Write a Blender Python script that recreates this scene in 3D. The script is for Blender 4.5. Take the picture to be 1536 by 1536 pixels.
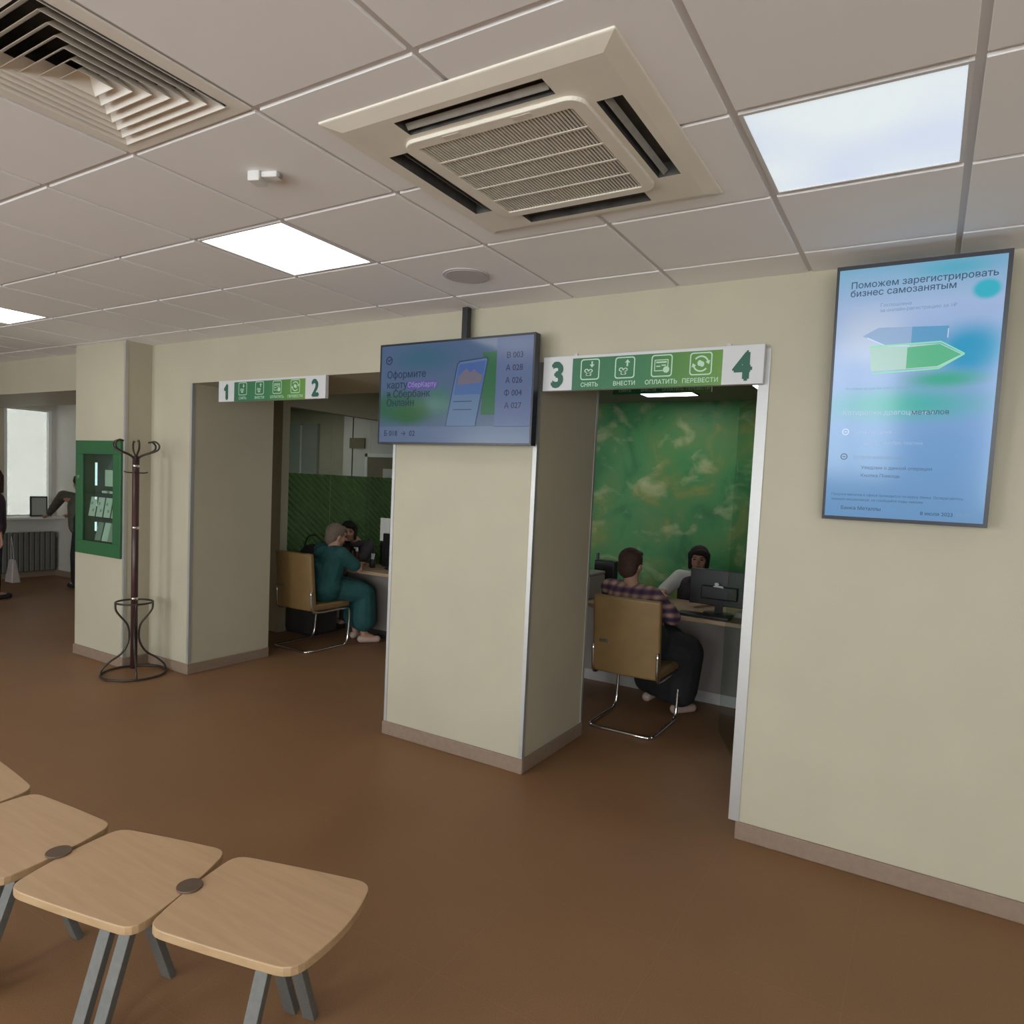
import bpy, bmesh, math, random
from mathutils import Vector, Matrix, Quaternion
PI = math.pi
random.seed(7)
S = bpy.context.scene
C = S.collection
for o in list(bpy.data.objects): bpy.data.objects.remove(o)

# ------------------------------------------------------------------ camera
CAMZ = 1.6903
cam = bpy.data.cameras.new('camera'); camo = bpy.data.objects.new('camera', cam); C.objects.link(camo)
R_ = (0.8575204, 0.5122714, 0.0472944); U_ = (-0.0730984, 0.0303303, 0.9968634); F_ = (-0.5092302, 0.8582879, -0.0634551)
m = Matrix(((R_[0], U_[0], -F_[0], 0), (R_[1], U_[1], -F_[1], 0), (R_[2], U_[2], -F_[2], CAMZ), (0, 0, 0, 1)))
camo.matrix_world = m
cam.sensor_fit = 'HORIZONTAL'; cam.sensor_width = 36.0
cam.lens = 1021.133 / 1536 * 36.0
cam.shift_x = -12.43 / 1536; cam.shift_y = 26.92 / 1536
cam.clip_start = 0.02
S.camera = camo

# ------------------------------------------------------------------ light and exposure
S.view_settings.view_transform = 'Standard'; S.view_settings.look = 'None'
S.view_settings.gamma = 1.0; S.view_settings.use_curve_mapping = False
S.view_settings.exposure = -0.04
w = bpy.data.worlds.new('sky'); S.world = w; w.use_nodes = True
bg = w.node_tree.nodes['Background']; bg.inputs[0].default_value = (0.93, 0.96, 1.0, 1); bg.inputs[1].default_value = 12.5
LIGHT_ON = 4.6      # ceiling panels
def portal(name, loc, rot, sx, sy):
    l = bpy.data.lights.new(name, 'AREA'); l.shape = 'RECTANGLE'; l.size = sx; l.size_y = sy
    l.cycles.is_portal = True
    o = bpy.data.objects.new(name, l); C.objects.link(o); o.location = loc; o.rotation_euler = rot

# ------------------------------------------------------------------ dimensions (metres)
CZ = 2.738          # ceiling
WY = 3.409          # front of the wall with the openings
WB = 4.21           # its back
CT = 3.05           # top of the walls, above the hung ceiling
HZ = 2.40           # head of the openings
XL, XR, YB = -11.4, 3.8, -3.7
ROOMY = 7.6

# ------------------------------------------------------------------ materials
def new_mat(name):
    mt = bpy.data.materials.new(name); mt.use_nodes = True
    nt = mt.node_tree; return mt, nt, nt.nodes['Principled BSDF']
def mat(name, col, rough=0.6, metal=0.0, spec=0.5, emit=None, es=1.0, noise=0.0, nscale=20, bump=0.0, bscale=200, coat=0.0):
    mt, nt, b = new_mat(name)
    b.inputs['Base Color'].default_value = (*col, 1); b.inputs['Roughness'].default_value = rough
    b.inputs['Metallic'].default_value = metal; b.inputs['Specular IOR Level'].default_value = spec
    b.inputs['Coat Weight'].default_value = coat
    if emit:
        b.inputs['Emission Color'].default_value = (*emit, 1); b.inputs['Emission Strength'].default_value = es
    if noise or bump:
        tc = nt.nodes.new('ShaderNodeTexCoord')
    if noise:
        n = nt.nodes.new('ShaderNodeTexNoise'); n.inputs['Scale'].default_value = nscale; n.inputs['Detail'].default_value = 6
        nt.links.new(tc.outputs['Object'], n.inputs['Vector'])
        r = nt.nodes.new('ShaderNodeValToRGB')
        r.color_ramp.elements[0].position = 0.3; r.color_ramp.elements[1].position = 0.7
        r.color_ramp.elements[0].color = (*[c * (1 - noise) for c in col], 1)
        r.color_ramp.elements[1].color = (*[min(1, c * (1 + noise)) for c in col], 1)
        nt.links.new(n.outputs['Fac'], r.inputs[0]); nt.links.new(r.outputs[0], b.inputs['Base Color'])
    if bump:
        n2 = nt.nodes.new('ShaderNodeTexNoise'); n2.inputs['Scale'].default_value = bscale; n2.inputs['Detail'].default_value = 3
        nt.links.new(tc.outputs['Object'], n2.inputs['Vector'])
        bp = nt.nodes.new('ShaderNodeBump'); bp.inputs['Strength'].default_value = bump; bp.inputs['Distance'].default_value = 0.002
        nt.links.new(n2.outputs['Fac'], bp.inputs['Height']); nt.links.new(bp.outputs[0], b.inputs['Normal'])
    return mt

M = {}
M['wall'] = mat('wall_paint', (0.455, 0.417, 0.315), 0.55, noise=0.03, nscale=3, bump=0.25, bscale=260)
M['wall_white'] = mat('niche_paint', (0.55, 0.53, 0.48), 0.6, noise=0.03, nscale=3)
M['ctile'] = mat('ceiling_tile_board', (0.88, 0.865, 0.87), 0.9, noise=0.012, nscale=2, bump=0.08, bscale=400)
M['tbar'] = mat('ceiling_grid_enamel', (0.66, 0.63, 0.62), 0.5)
M['slab'] = mat('upper_slab', (0.55, 0.53, 0.5), 0.9, noise=0.03, nscale=3)
M['base'] = mat('skirting_tile', (0.25, 0.178, 0.13), 0.5, noise=0.08, nscale=30)
M['alu'] = mat('anodised_aluminium', (0.50, 0.495, 0.49), 0.45, metal=0.6, noise=0.02, nscale=40)
M['chrome'] = mat('chrome', (0.75, 0.75, 0.76), 0.12, metal=1.0, noise=0.01, nscale=50)
M['steel'] = mat('brushed_steel', (0.135, 0.133, 0.125), 0.55, metal=0.25, noise=0.1, nscale=60)
M['acw'] = mat('aged_white_plastic', (0.80, 0.75, 0.66), 0.45, noise=0.04, nscale=4)
M['acg'] = mat('grille_plastic', (0.68, 0.63, 0.55), 0.5, noise=0.03, nscale=6)
M['vane'] = mat('grey_vane_plastic', (0.30, 0.28, 0.25), 0.5, noise=0.1, nscale=30)  # grey, darker than the panel plastic
M['dark'] = mat('dark_cavity', (0.035, 0.032, 0.03), 0.7, noise=0.1, nscale=10)
M['duct'] = mat('shaded_duct_metal', (0.10, 0.095, 0.09), 0.5, metal=0.3, noise=0.3, nscale=18)
M['difw'] = mat('diffuser_enamel', (0.84, 0.80, 0.74), 0.45, noise=0.02, nscale=6)
M['white'] = mat('white_plastic', (0.72, 0.71, 0.70), 0.4, noise=0.01, nscale=10)
M['black'] = mat('black_plastic', (0.018, 0.018, 0.02), 0.4, noise=0.05, nscale=30)
M['bezel'] = mat('bezel_plastic', (0.02, 0.022, 0.035), 0.3, noise=0.05, nscale=30)
M['wooddark'] = mat('dark_red_lacquer', (0.055, 0.022, 0.022), 0.35, noise=0.15, nscale=15)
M['iron'] = mat('dark_painted_tube', (0.03, 0.022, 0.018), 0.4, noise=0.1, nscale=20)
M['tan'] = mat('tan_leatherette', (0.20, 0.12, 0.043), 0.5, noise=0.06, nscale=12, bump=0.2, bscale=300)
M['greenframe'] = mat('green_enamel', (0.025, 0.115, 0.045), 0.4, noise=0.05, nscale=8)
M['paper'] = mat('paper', (0.72, 0.72, 0.68), 0.7, noise=0.02, nscale=10)
M['laminate'] = mat('grey_laminate', (0.28, 0.25, 0.235), 0.45, noise=0.03, nscale=6)
M['skin'] = mat('skin', (0.42, 0.23, 0.16), 0.55, noise=0.05, nscale=30)
M['hairdark'] = mat('dark_hair', (0.012, 0.008, 0.008), 0.85, noise=0.3, nscale=80)
M['hairbrown'] = mat('brown_hair', (0.05, 0.022, 0.014), 0.8, noise=0.3, nscale=80)
M['hairgrey'] = mat('grey_blond_hair', (0.15, 0.115, 0.085), 0.8, noise=0.25, nscale=70)
M['teal'] = mat('teal_cloth', (0.010, 0.072, 0.072), 0.8, noise=0.15, nscale=14)
M['blackcloth'] = mat('black_cloth', (0.014, 0.013, 0.016), 0.85, noise=0.2, nscale=14)
M['purplecloth'] = mat('purple_cloth', (0.06, 0.035, 0.055), 0.85, noise=0.2, nscale=14)
M['denim'] = mat('dark_trousers', (0.02, 0.024, 0.032), 0.85, noise=0.2, nscale=14)
M['olive'] = mat('grey_green_cloth', (0.09, 0.085, 0.07), 0.85, noise=0.2, nscale=14)
M['whitecloth'] = mat('white_cloth', (0.55, 0.55, 0.52), 0.8, noise=0.04, nscale=14)
M['vest'] = mat('charcoal_vest', (0.05, 0.042, 0.05), 0.8, noise=0.1, nscale=14)
M['shoepink'] = mat('pale_shoe_leather', (0.50, 0.36, 0.30), 0.5, noise=0.04, nscale=14)
M['eye'] = mat('eye_dark', (0.01, 0.008, 0.008), 0.2, noise=0.1, nscale=14)
M['lip'] = mat('lips', (0.36, 0.10, 0.09), 0.5, noise=0.05, nscale=14)
M['greydoor'] = mat('grey_door_panel', (0.33, 0.345, 0.32), 0.5, noise=0.03, nscale=5)
M['shadedrad'] = mat('shaded_radiator_enamel', (0.13, 0.125, 0.11), 0.4, noise=0.02, nscale=6)  # colour darkened for the shade on the backlit radiator
M['sill'] = mat('window_sill_plastic', (0.75, 0.74, 0.70), 0.35, noise=0.01, nscale=6)
M['signwhite'] = mat('sign_board_white', (0.60, 0.60, 0.62), 0.45, noise=0.01, nscale=6)
M['signink'] = mat('sign_dark_green_ink', (0.012, 0.10, 0.065), 0.5, noise=0.02, nscale=6)
M['signlight'] = mat('sign_pale_print', (0.45, 0.66, 0.50), 0.5, noise=0.02, nscale=6)
M['plate'] = mat('brown_door_plate', (0.13, 0.10, 0.055), 0.5, noise=0.05, nscale=30)
M['beige_dev'] = mat('grey_beige_device', (0.30, 0.29, 0.27), 0.5, noise=0.03, nscale=10)
M['disc'] = mat('brown_disc', (0.12, 0.075, 0.05), 0.5, noise=0.08, nscale=30)

def emis(name, col, s):
    mt, nt, b = new_mat(name)
    b.inputs['Base Color'].default_value = (0.8, 0.8, 0.8, 1)
    b.inputs['Emission Color'].default_value = (*col, 1); b.inputs['Emission Strength'].default_value = s
    return mt
def panel_mat(name, c1, c2, s):
    mt, nt, b = new_mat(name)
    tc = nt.nodes.new('ShaderNodeTexCoord'); n = nt.nodes.new('ShaderNodeTexNoise'); n.inputs['Scale'].default_value = 2.2
    n.inputs['Detail'].default_value = 1
    nt.links.new(tc.outputs['Object'], n.inputs['Vector'])
    r = nt.nodes.new('ShaderNodeValToRGB'); r.color_ramp.elements[0].position = 0.38; r.color_ramp.elements[1].position = 0.62
    r.color_ramp.elements[0].color = (*c1, 1); r.color_ramp.elements[1].color = (*c2, 1)
    nt.links.new(n.outputs['Fac'], r.inputs[0])
    b.inputs['Base Color'].default_value = (0.8, 0.8, 0.8, 1); b.inputs['Roughness'].default_value = 0.6
    nt.links.new(r.outputs[0], b.inputs['Emission Color']); b.inputs['Emission Strength'].default_value = s
    return mt
M['led'] = panel_mat('lamp_diffuser', (1.0, 0.97, 0.93), (1.0, 0.98, 0.95), LIGHT_ON)
M['ledoff'] = panel_mat('lamp_diffuser_cool', (0.62, 0.76, 1.0), (0.78, 0.93, 1.0), 0.66)
M['ledstrip'] = emis('led_strip', (0.75, 0.85, 1.0), 1.2)

def wood_mat(name, c1, c2, scale=(1.2, 14, 14), rough=0.4):
    mt, nt, b = new_mat(name)
    tc = nt.nodes.new('ShaderNodeTexCoord'); mp = nt.nodes.new('ShaderNodeMapping'); mp.inputs['Scale'].default_value = scale
    n = nt.nodes.new('ShaderNodeTexNoise'); n.inputs['Scale'].default_value = 3; n.inputs['Detail'].default_value = 8; n.inputs['Distortion'].default_value = 0.6
    nt.links.new(tc.outputs['Object'], mp.inputs[0]); nt.links.new(mp.outputs[0], n.inputs['Vector'])
    r = nt.nodes.new('ShaderNodeValToRGB'); r.color_ramp.elements[0].position = 0.32; r.color_ramp.elements[1].position = 0.68
    r.color_ramp.elements[0].color = (*c1, 1); r.color_ramp.elements[1].color = (*c2, 1)
    nt.links.new(n.outputs['Fac'], r.inputs[0]); nt.links.new(r.outputs[0], b.inputs['Base Color'])
    b.inputs['Roughness'].default_value = rough
    return mt
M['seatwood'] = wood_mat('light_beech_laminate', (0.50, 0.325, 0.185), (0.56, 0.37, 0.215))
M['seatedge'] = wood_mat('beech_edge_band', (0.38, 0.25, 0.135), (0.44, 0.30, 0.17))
M['deskwood'] = wood_mat('desk_laminate', (0.34, 0.235, 0.15), (0.40, 0.28, 0.18))

def floor_mat():
    mt, nt, b = new_mat('stoneware_floor')
    tc = nt.nodes.new('ShaderNodeTexCoord')
    n = nt.nodes.new('ShaderNodeTexNoise'); n.inputs['Scale'].default_value = 220; n.inputs['Detail'].default_value = 4
    n2 = nt.nodes.new('ShaderNodeTexNoise'); n2.inputs['Scale'].default_value = 1.6; n2.inputs['Detail'].default_value = 3
    nt.links.new(tc.outputs['Object'], n.inputs['Vector']); nt.links.new(tc.outputs['Object'], n2.inputs['Vector'])
    r = nt.nodes.new('ShaderNodeValToRGB'); r.color_ramp.elements[0].position = 0.3; r.color_ramp.elements[1].position = 0.7
    r.color_ramp.elements[0].color = (0.215, 0.112, 0.052, 1); r.color_ramp.elements[1].color = (0.275, 0.148, 0.072, 1)
    nt.links.new(n.outputs['Fac'], r.inputs[0])
    r2 = nt.nodes.new('ShaderNodeValToRGB'); r2.color_ramp.elements[0].position = 0.3; r2.color_ramp.elements[1].position = 0.7
    r2.color_ramp.elements[0].color = (0.94, 0.94, 0.94, 1); r2.color_ramp.elements[1].color = (1.06, 1.05, 1.03, 1)
    nt.links.new(n2.outputs['Fac'], r2.inputs[0])
    mx = nt.nodes.new('ShaderNodeMix'); mx.data_type = 'RGBA'; mx.blend_type = 'MULTIPLY'; mx.inputs[0].default_value = 1
    nt.links.new(r.outputs[0], mx.inputs[6]); nt.links.new(r2.outputs[0], mx.inputs[7])
    # very faint tile joints on a 0.6 m grid
    mp = nt.nodes.new('ShaderNodeMapping'); mp.inputs['Location'].default_value = (0.12, -0.008, 0)
    br = nt.nodes.new('ShaderNodeTexBrick'); br.offset = 0; br.inputs['Scale'].default_value = 1
    br.inputs['Brick Width'].default_value = 0.606; br.inputs['Row Height'].default_value = 0.606; br.inputs['Mortar Size'].default_value = 0.0016
    br.inputs['Color1'].default_value = (1, 1, 1, 1); br.inputs['Color2'].default_value = (0.985, 0.985, 0.985, 1); br.inputs['Mortar'].default_value = (1.12, 1.12, 1.14, 1)
    nt.links.new(tc.outputs['Object'], mp.inputs[0]); nt.links.new(mp.outputs[0], br.inputs['Vector'])
    mx2 = nt.nodes.new('ShaderNodeMix'); mx2.data_type = 'RGBA'; mx2.blend_type = 'MULTIPLY'; mx2.inputs[0].default_value = 1
    nt.links.new(mx.outputs[2], mx2.inputs[6]); nt.links.new(br.outputs[0], mx2.inputs[7])
    nt.links.new(mx2.outputs[2], b.inputs['Base Color'])
    b.inputs['Roughness'].default_value = 0.5; b.inputs['Specular IOR Level'].default_value = 0.35
    return mt
M['floor'] = floor_mat()

def green_wall_mat():
    mt, nt, b = new_mat('marbled_green_plaster')
    L = nt.links
    tc = nt.nodes.new('ShaderNodeTexCoord')
    def noise(s, d=5, dist=0.0, sc=(1, 1, 1)):
        mp = nt.nodes.new('ShaderNodeMapping'); mp.inputs['Scale'].default_value = sc
        n = nt.nodes.new('ShaderNodeTexNoise'); n.inputs['Scale'].default_value = s; n.inputs['Detail'].default_value = d
        n.inputs['Distortion'].default_value = dist
        L.new(tc.outputs['Object'], mp.inputs[0]); L.new(mp.outputs[0], n.inputs['Vector']); return n
    a = noise(1.6, 4, 0.8); r = nt.nodes.new('ShaderNodeValToRGB'); e = r.color_ramp.elements
    e[0].position = 0.38; e[0].color = (0.018, 0.16, 0.045, 1); e[1].position = 0.62; e[1].color = (0.17, 0.25, 0.06, 1)
    k = e.new(0.47); k.color = (0.045, 0.23, 0.065, 1); k = e.new(0.56); k.color = (0.085, 0.225, 0.06, 1)
    L.new(a.outputs['Fac'], r.inputs[0])
    c = noise(3.6, 7, 0.5, (0.9, 1, 1.2)); rc = nt.nodes.new('ShaderNodeValToRGB')
    rc.color_ramp.elements[0].position = 0.55; rc.color_ramp.elements[1].position = 0.80
    rc.color_ramp.elements[0].color = (0, 0, 0, 1); rc.color_ramp.elements[1].color = (1, 1, 1, 1)
    L.new(c.outputs['Fac'], rc.inputs[0])
    mx = nt.nodes.new('ShaderNodeMix'); mx.data_type = 'RGBA'; mx.inputs[7].default_value = (0.46, 0.48, 0.26, 1)
    ml = nt.nodes.new('ShaderNodeMath'); ml.operation = 'MULTIPLY'; ml.inputs[1].default_value = 0.9
    L.new(rc.outputs[0], ml.inputs[0]); L.new(ml.outputs[0], mx.inputs[0]); L.new(r.outputs[0], mx.inputs[6])
    L.new(mx.outputs[2], b.inputs['Base Color']); b.inputs['Roughness'].default_value = 0.5
    return mt
M['greenwall'] = green_wall_mat()

def plaid_mat():
    mt, nt, b = new_mat('plaid_cloth'); L = nt.links
    tc = nt.nodes.new('ShaderNodeTexCoord')
    def wave(axis, s):
        n = nt.nodes.new('ShaderNodeTexWave'); n.bands_direction = axis; n.inputs['Scale'].default_value = s; n.inputs['Distortion'].default_value = 0.6
        L.new(tc.outputs['Object'], n.inputs['Vector']); return n
    a = wave('Z', 4.6); c = wave('X', 4.4)
    r = nt.nodes.new('ShaderNodeValToRGB'); e = r.color_ramp.elements
    e[0].position = 0.1; e[0].color = (0.075, 0.045, 0.095, 1); e[1].position = 0.9; e[1].color = (0.42, 0.28, 0.23, 1)
    k = e.new(0.5); k.color = (0.20, 0.10, 0.15, 1)
    L.new(a.outputs['Fac'], r.inputs[0])
    r2 = nt.nodes.new('ShaderNodeValToRGB'); r2.color_ramp.elements[0].color = (0.55, 0.5, 0.6, 1); r2.color_ramp.elements[1].color = (1.25, 1.2, 1.1, 1)
    L.new(c.outputs['Fac'], r2.inputs[0])
    mx = nt.nodes.new('ShaderNodeMix'); mx.data_type = 'RGBA'; mx.blend_type = 'MULTIPLY'; mx.inputs[0].default_value = 1
    L.new(r.outputs[0], mx.inputs[6]); L.new(r2.outputs[0], mx.inputs[7]); L.new(mx.outputs[2], b.inputs['Base Color'])
    b.inputs['Roughness'].default_value = 0.85
    return mt
M['plaid'] = plaid_mat()

def glass_mat(name, tint=(0.95, 0.97, 0.96), gloss=0.07, rough=0.03):
    mt = bpy.data.materials.new(name); mt.use_nodes = True; nt = mt.node_tree; nt.nodes.clear()
    out = nt.nodes.new('ShaderNodeOutputMaterial'); t = nt.nodes.new('ShaderNodeBsdfTransparent'); t.inputs[0].default_value = (*tint, 1)
    g = nt.nodes.new('ShaderNodeBsdfGlossy'); g.inputs['Roughness'].default_value = rough
    mx = nt.nodes.new('ShaderNodeMixShader'); mx.inputs[0].default_value = gloss
    nt.links.new(t.outputs[0], mx.inputs[1]); nt.links.new(g.outputs[0], mx.inputs[2]); nt.links.new(mx.outputs[0], out.inputs[0])
    return mt
M['glass'] = glass_mat('clear_glass')
M['blind'] = glass_mat('window_dimming_film', (0.27, 0.267, 0.252), 0.0)  # tint of a sheet added to dim the niche window

def film_mat():
    # green printed film on glass: diagonal stripes thinning out, half transparent
    mt = bpy.data.materials.new('green_stripe_film'); mt.use_nodes = True; nt = mt.node_tree; nt.nodes.clear(); L = nt.links
    out = nt.nodes.new('ShaderNodeOutputMaterial'); tc = nt.nodes.new('ShaderNodeTexCoord')
    mp = nt.nodes.new('ShaderNodeMapping'); mp.inputs['Rotation'].default_value = (math.radians(38), 0, 0)
    wv = nt.nodes.new('ShaderNodeTexWave'); wv.bands_direction = 'Z'; wv.inputs['Scale'].default_value = 5.5
    L.new(tc.outputs['Object'], mp.inputs[0]); L.new(mp.outputs[0], wv.inputs['Vector'])
    st = nt.nodes.new('ShaderNodeMapRange'); st.inputs[1].default_value = 0.35; st.inputs[2].default_value = 0.65; st.inputs[3].default_value = 0.48; st.inputs[4].default_value = 0.86
    L.new(wv.outputs['Fac'], st.inputs[0])
    d = nt.nodes.new('ShaderNodeBsdfDiffuse'); d.inputs[0].default_value = (0.12, 0.195, 0.085, 1)
    t = nt.nodes.new('ShaderNodeBsdfTransparent'); t.inputs[0].default_value = (0.55, 0.8, 0.5, 1)
    mx = nt.nodes.new('ShaderNodeMixShader')
    L.new(st.outputs[0], mx.inputs[0]); L.new(t.outputs[0], mx.inputs[1]); L.new(d.outputs[0], mx.inputs[2]); L.new(mx.outputs[0], out.inputs[0])
    return mt
M['film'] = film_mat()

def sign_green_mat(name, x0, x1):
    mt, nt, b = new_mat(name); L = nt.links
    tc = nt.nodes.new('ShaderNodeTexCoord'); sp = nt.nodes.new('ShaderNodeSeparateXYZ'); L.new(tc.outputs['Object'], sp.inputs[0])
    mr = nt.nodes.new('ShaderNodeMapRange'); mr.inputs[1].default_value = x0; mr.inputs[2].default_value = x1; L.new(sp.outputs[0], mr.inputs[0])
    r = nt.nodes.new('ShaderNodeValToRGB'); e = r.color_ramp.elements
    e[0].position = 0; e[0].color = (0.02, 0.135, 0.06, 1); e[1].position = 1; e[1].color = (0.12, 0.27, 0.04, 1)
    k = e.new(0.5); k.color = (0.028, 0.165, 0.06, 1); k = e.new(0.72); k.color = (0.07, 0.21, 0.04, 1)
    L.new(mr.outputs[0], r.inputs[0]); L.new(r.outputs[0], b.inputs['Base Color']); b.inputs['Roughness'].default_value = 0.45
    return mt

def screen_mat(name, build, strength=1.0):
    """screen glass: emission from build(nt, x, z) where x,z run 0..1 over the screen; glossy dark front"""
    mt, nt, b = new_mat(name); L = nt.links
    tc = nt.nodes.new('ShaderNodeTexCoord'); sp = nt.nodes.new('ShaderNodeSeparateXYZ'); L.new(tc.outputs['Generated'], sp.inputs[0])
    col = build(nt, tc, sp)
    b.inputs['Base Color'].default_value = (0.01, 0.01, 0.012, 1)
    b.inputs['Roughness'].default_value = 0.12; b.inputs['Specular IOR Level'].default_value = 0.4
    L.new(col, b.inputs['Emission Color']); b.inputs['Emission Strength'].default_value = strength
    return mt
def ramp(nt, src, stops):
    r = nt.nodes.new('ShaderNodeValToRGB'); e = r.color_ramp.elements
    e[0].position = stops[0][0]; e[0].color = (*stops[0][1], 1); e[1].position = stops[-1][0]; e[1].color = (*stops[-1][1], 1)
    for p, c in stops[1:-1]:
        k = e.new(p); k.color = (*c, 1)
    nt.links.new(src, r.inputs[0]); return r.outputs[0]
def blob(nt, tc, base, cx, cz, rx, rz, col, soft=1.0):
    mp = nt.nodes.new('ShaderNodeMapping'); mp.vector_type = 'POINT'
    mp.inputs['Location'].default_value = (-cx / rx, 0, -cz / rz); mp.inputs['Scale'].default_value = (1 / rx, 0, 1 / rz)
    nt.links.new(tc.outputs['Generated'], mp.inputs[0])
    ln = nt.nodes.new('ShaderNodeVectorMath'); ln.operation = 'LENGTH'; nt.links.new(mp.outputs[0], ln.inputs[0])
    mr = nt.nodes.new('ShaderNodeMapRange'); mr.interpolation_type = 'SMOOTHSTEP'
    mr.inputs[1].default_value = 1.0; mr.inputs[2].default_value = 1.0 - soft; nt.links.new(ln.outputs['Value'], mr.inputs[0])
    mx = nt.nodes.new('ShaderNodeMix'); mx.data_type = 'RGBA'; mx.inputs[7].default_value = (*col, 1)
    nt.links.new(mr.outputs[0], mx.inputs[0]); nt.links.new(base, mx.inputs[6]); return mx.outputs[2]

# ------------------------------------------------------------------ mesh helpers
def bm_box(bm, x0, x1, y0, y1, z0, z1):
    v = [bm.verts.new(p) for p in ((x0, y0, z0), (x1, y0, z0), (x1, y1, z0), (x0, y1, z0), (x0, y0, z1), (x1, y0, z1), (x1, y1, z1), (x0, y1, z1))]
    for f in ((0, 3, 2, 1), (4, 5, 6, 7), (0, 1, 5, 4), (1, 2, 6, 5), (2, 3, 7, 6), (3, 0, 4, 7)): bm.faces.new([v[i] for i in f])
    return v
def bm_prism(bm, pts, z0, z1, axis='z'):
    """polygon pts (a,b) extruded from z0 to z1 along axis"""
    def P(a, b, c): return {'z': (a, b, c), 'y': (a, c, b), 'x': (c, a, b)}[axis]
    lo = [bm.verts.new(P(a, b, z0)) for a, b in pts]; hi = [bm.verts.new(P(a, b, z1)) for a, b in pts]
    n = len(pts)
    bm.faces.new(lo[::-1]); bm.faces.new(hi)
    for i in range(n): bm.faces.new((lo[i], lo[(i + 1) % n], hi[(i + 1) % n], hi[i]))
def ringpts(c, d, r, n, ref=None):
    d = d.normalized(); a = d.cross(ref) if ref is not None and d.cross(ref).length > 1e-3 else d.orthogonal()
    a.normalize(); b = d.cross(a)
    return [c + r * (math.cos(2 * PI * i / n) * a + math.sin(2 * PI * i / n) * b) for i in range(n)]
def bm_tube(bm, pts, r, n=10, closed=False, cap=True):
    pts = [Vector(p) for p in pts]; N = len(pts)
    rs = r if isinstance(r, (list, tuple)) else [r] * N
    rings = []; prev = None
    for i, p in enumerate(pts):
        if closed: d = pts[(i + 1) % N] - pts[i - 1]
        else: d = pts[min(i + 1, N - 1)] - pts[max(i - 1, 0)]
        d.normalize()
        if prev is None: a = d.orthogonal().normalized()
        else:
            a = prev - d * prev.dot(d)
            a = a.normalized() if a.length > 1e-6 else d.orthogonal().normalized()
        prev = a; b = d.cross(a)
        rings.append([bm.verts.new(p + rs[i] * (math.cos(2 * PI * k / n) * a + math.sin(2 * PI * k / n) * b)) for k in range(n)])
    M_ = N if closed else N - 1
    for i in range(M_):
        A, B = rings[i], rings[(i + 1) % N]; off = 0
        if closed and i == N - 1:
            off = min(range(n), key=lambda o: sum((A[k].co - B[(k + o) % n].co).length for k in range(n)))
        for k in range(n): bm.faces.new((A[k], A[(k + 1) % n], B[(k + 1 + off) % n], B[(k + off) % n]))
    if cap and not closed: bm.faces.new(rings[0][::-1]); bm.faces.new(rings[-1])
def bm_ellipsoid(bm, c, rad, rot=None, nu=14, nv=10):
    c = Vector(c); rot = rot or Matrix.Identity(3)
    top = bm.verts.new(c + rot @ Vector((0, 0, rad[2]))); bot = bm.verts.new(c - rot @ Vector((0, 0, rad[2])))
    rows = []
    for j in range(1, nv):
        t = PI * j / nv
        rows.append([bm.verts.new(c + rot @ Vector((rad[0] * math.sin(t) * math.cos(2 * PI * i / nu), rad[1] * math.sin(t) * math.sin(2 * PI * i / nu), rad[2] * math.cos(t)))) for i in range(nu)])
    for i in range(nu):
        bm.faces.new((top, rows[0][i], rows[0][(i + 1) % nu])); bm.faces.new((bot, rows[-1][(i + 1) % nu], rows[-1][i]))
        for j in range(len(rows) - 1): bm.faces.new((rows[j][i], rows[j + 1][i], rows[j + 1][(i + 1) % nu], rows[j][(i + 1) % nu]))
def bm_capsule(bm, p0, p1, r0, r1, n=12):
    p0 = Vector(p0); p1 = Vector(p1); d = p1 - p0
    if d.length < 1e-5: bm_ellipsoid(bm, p0, (r0,) * 3); return
    u = d.normalized(); pts = []; rs = []
    for t in (0.98, 0.8, 0.5): pts.append(p0 - u * r0 * t); rs.append(r0 * math.sqrt(1 - t * t))
    pts.append(p0); rs.append(r0); pts.append(p1); rs.append(r1)
    for t in (0.5, 0.8, 0.98): pts.append(p1 + u * r1 * t); rs.append(r1 * math.sqrt(1 - t * t))
    bm_tube(bm, pts, rs, n)
def spline(pts, n=8):
    P = [Vector(p) for p in pts]; P = [P[0] * 2 - P[1]] + P + [P[-1] * 2 - P[-2]]; out = []
    for i in range(1, len(P) - 2):
        for k in range(n):
            t = k / n; a, b, c, d = P[i - 1:i + 3]
            out.append(0.5 * ((2 * b) + (c - a) * t + (2 * a - 5 * b + 4 * c - d) * t * t + (3 * b - a - 3 * c + d) * t ** 3))
    out.append(P[-2]); return out

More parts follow.
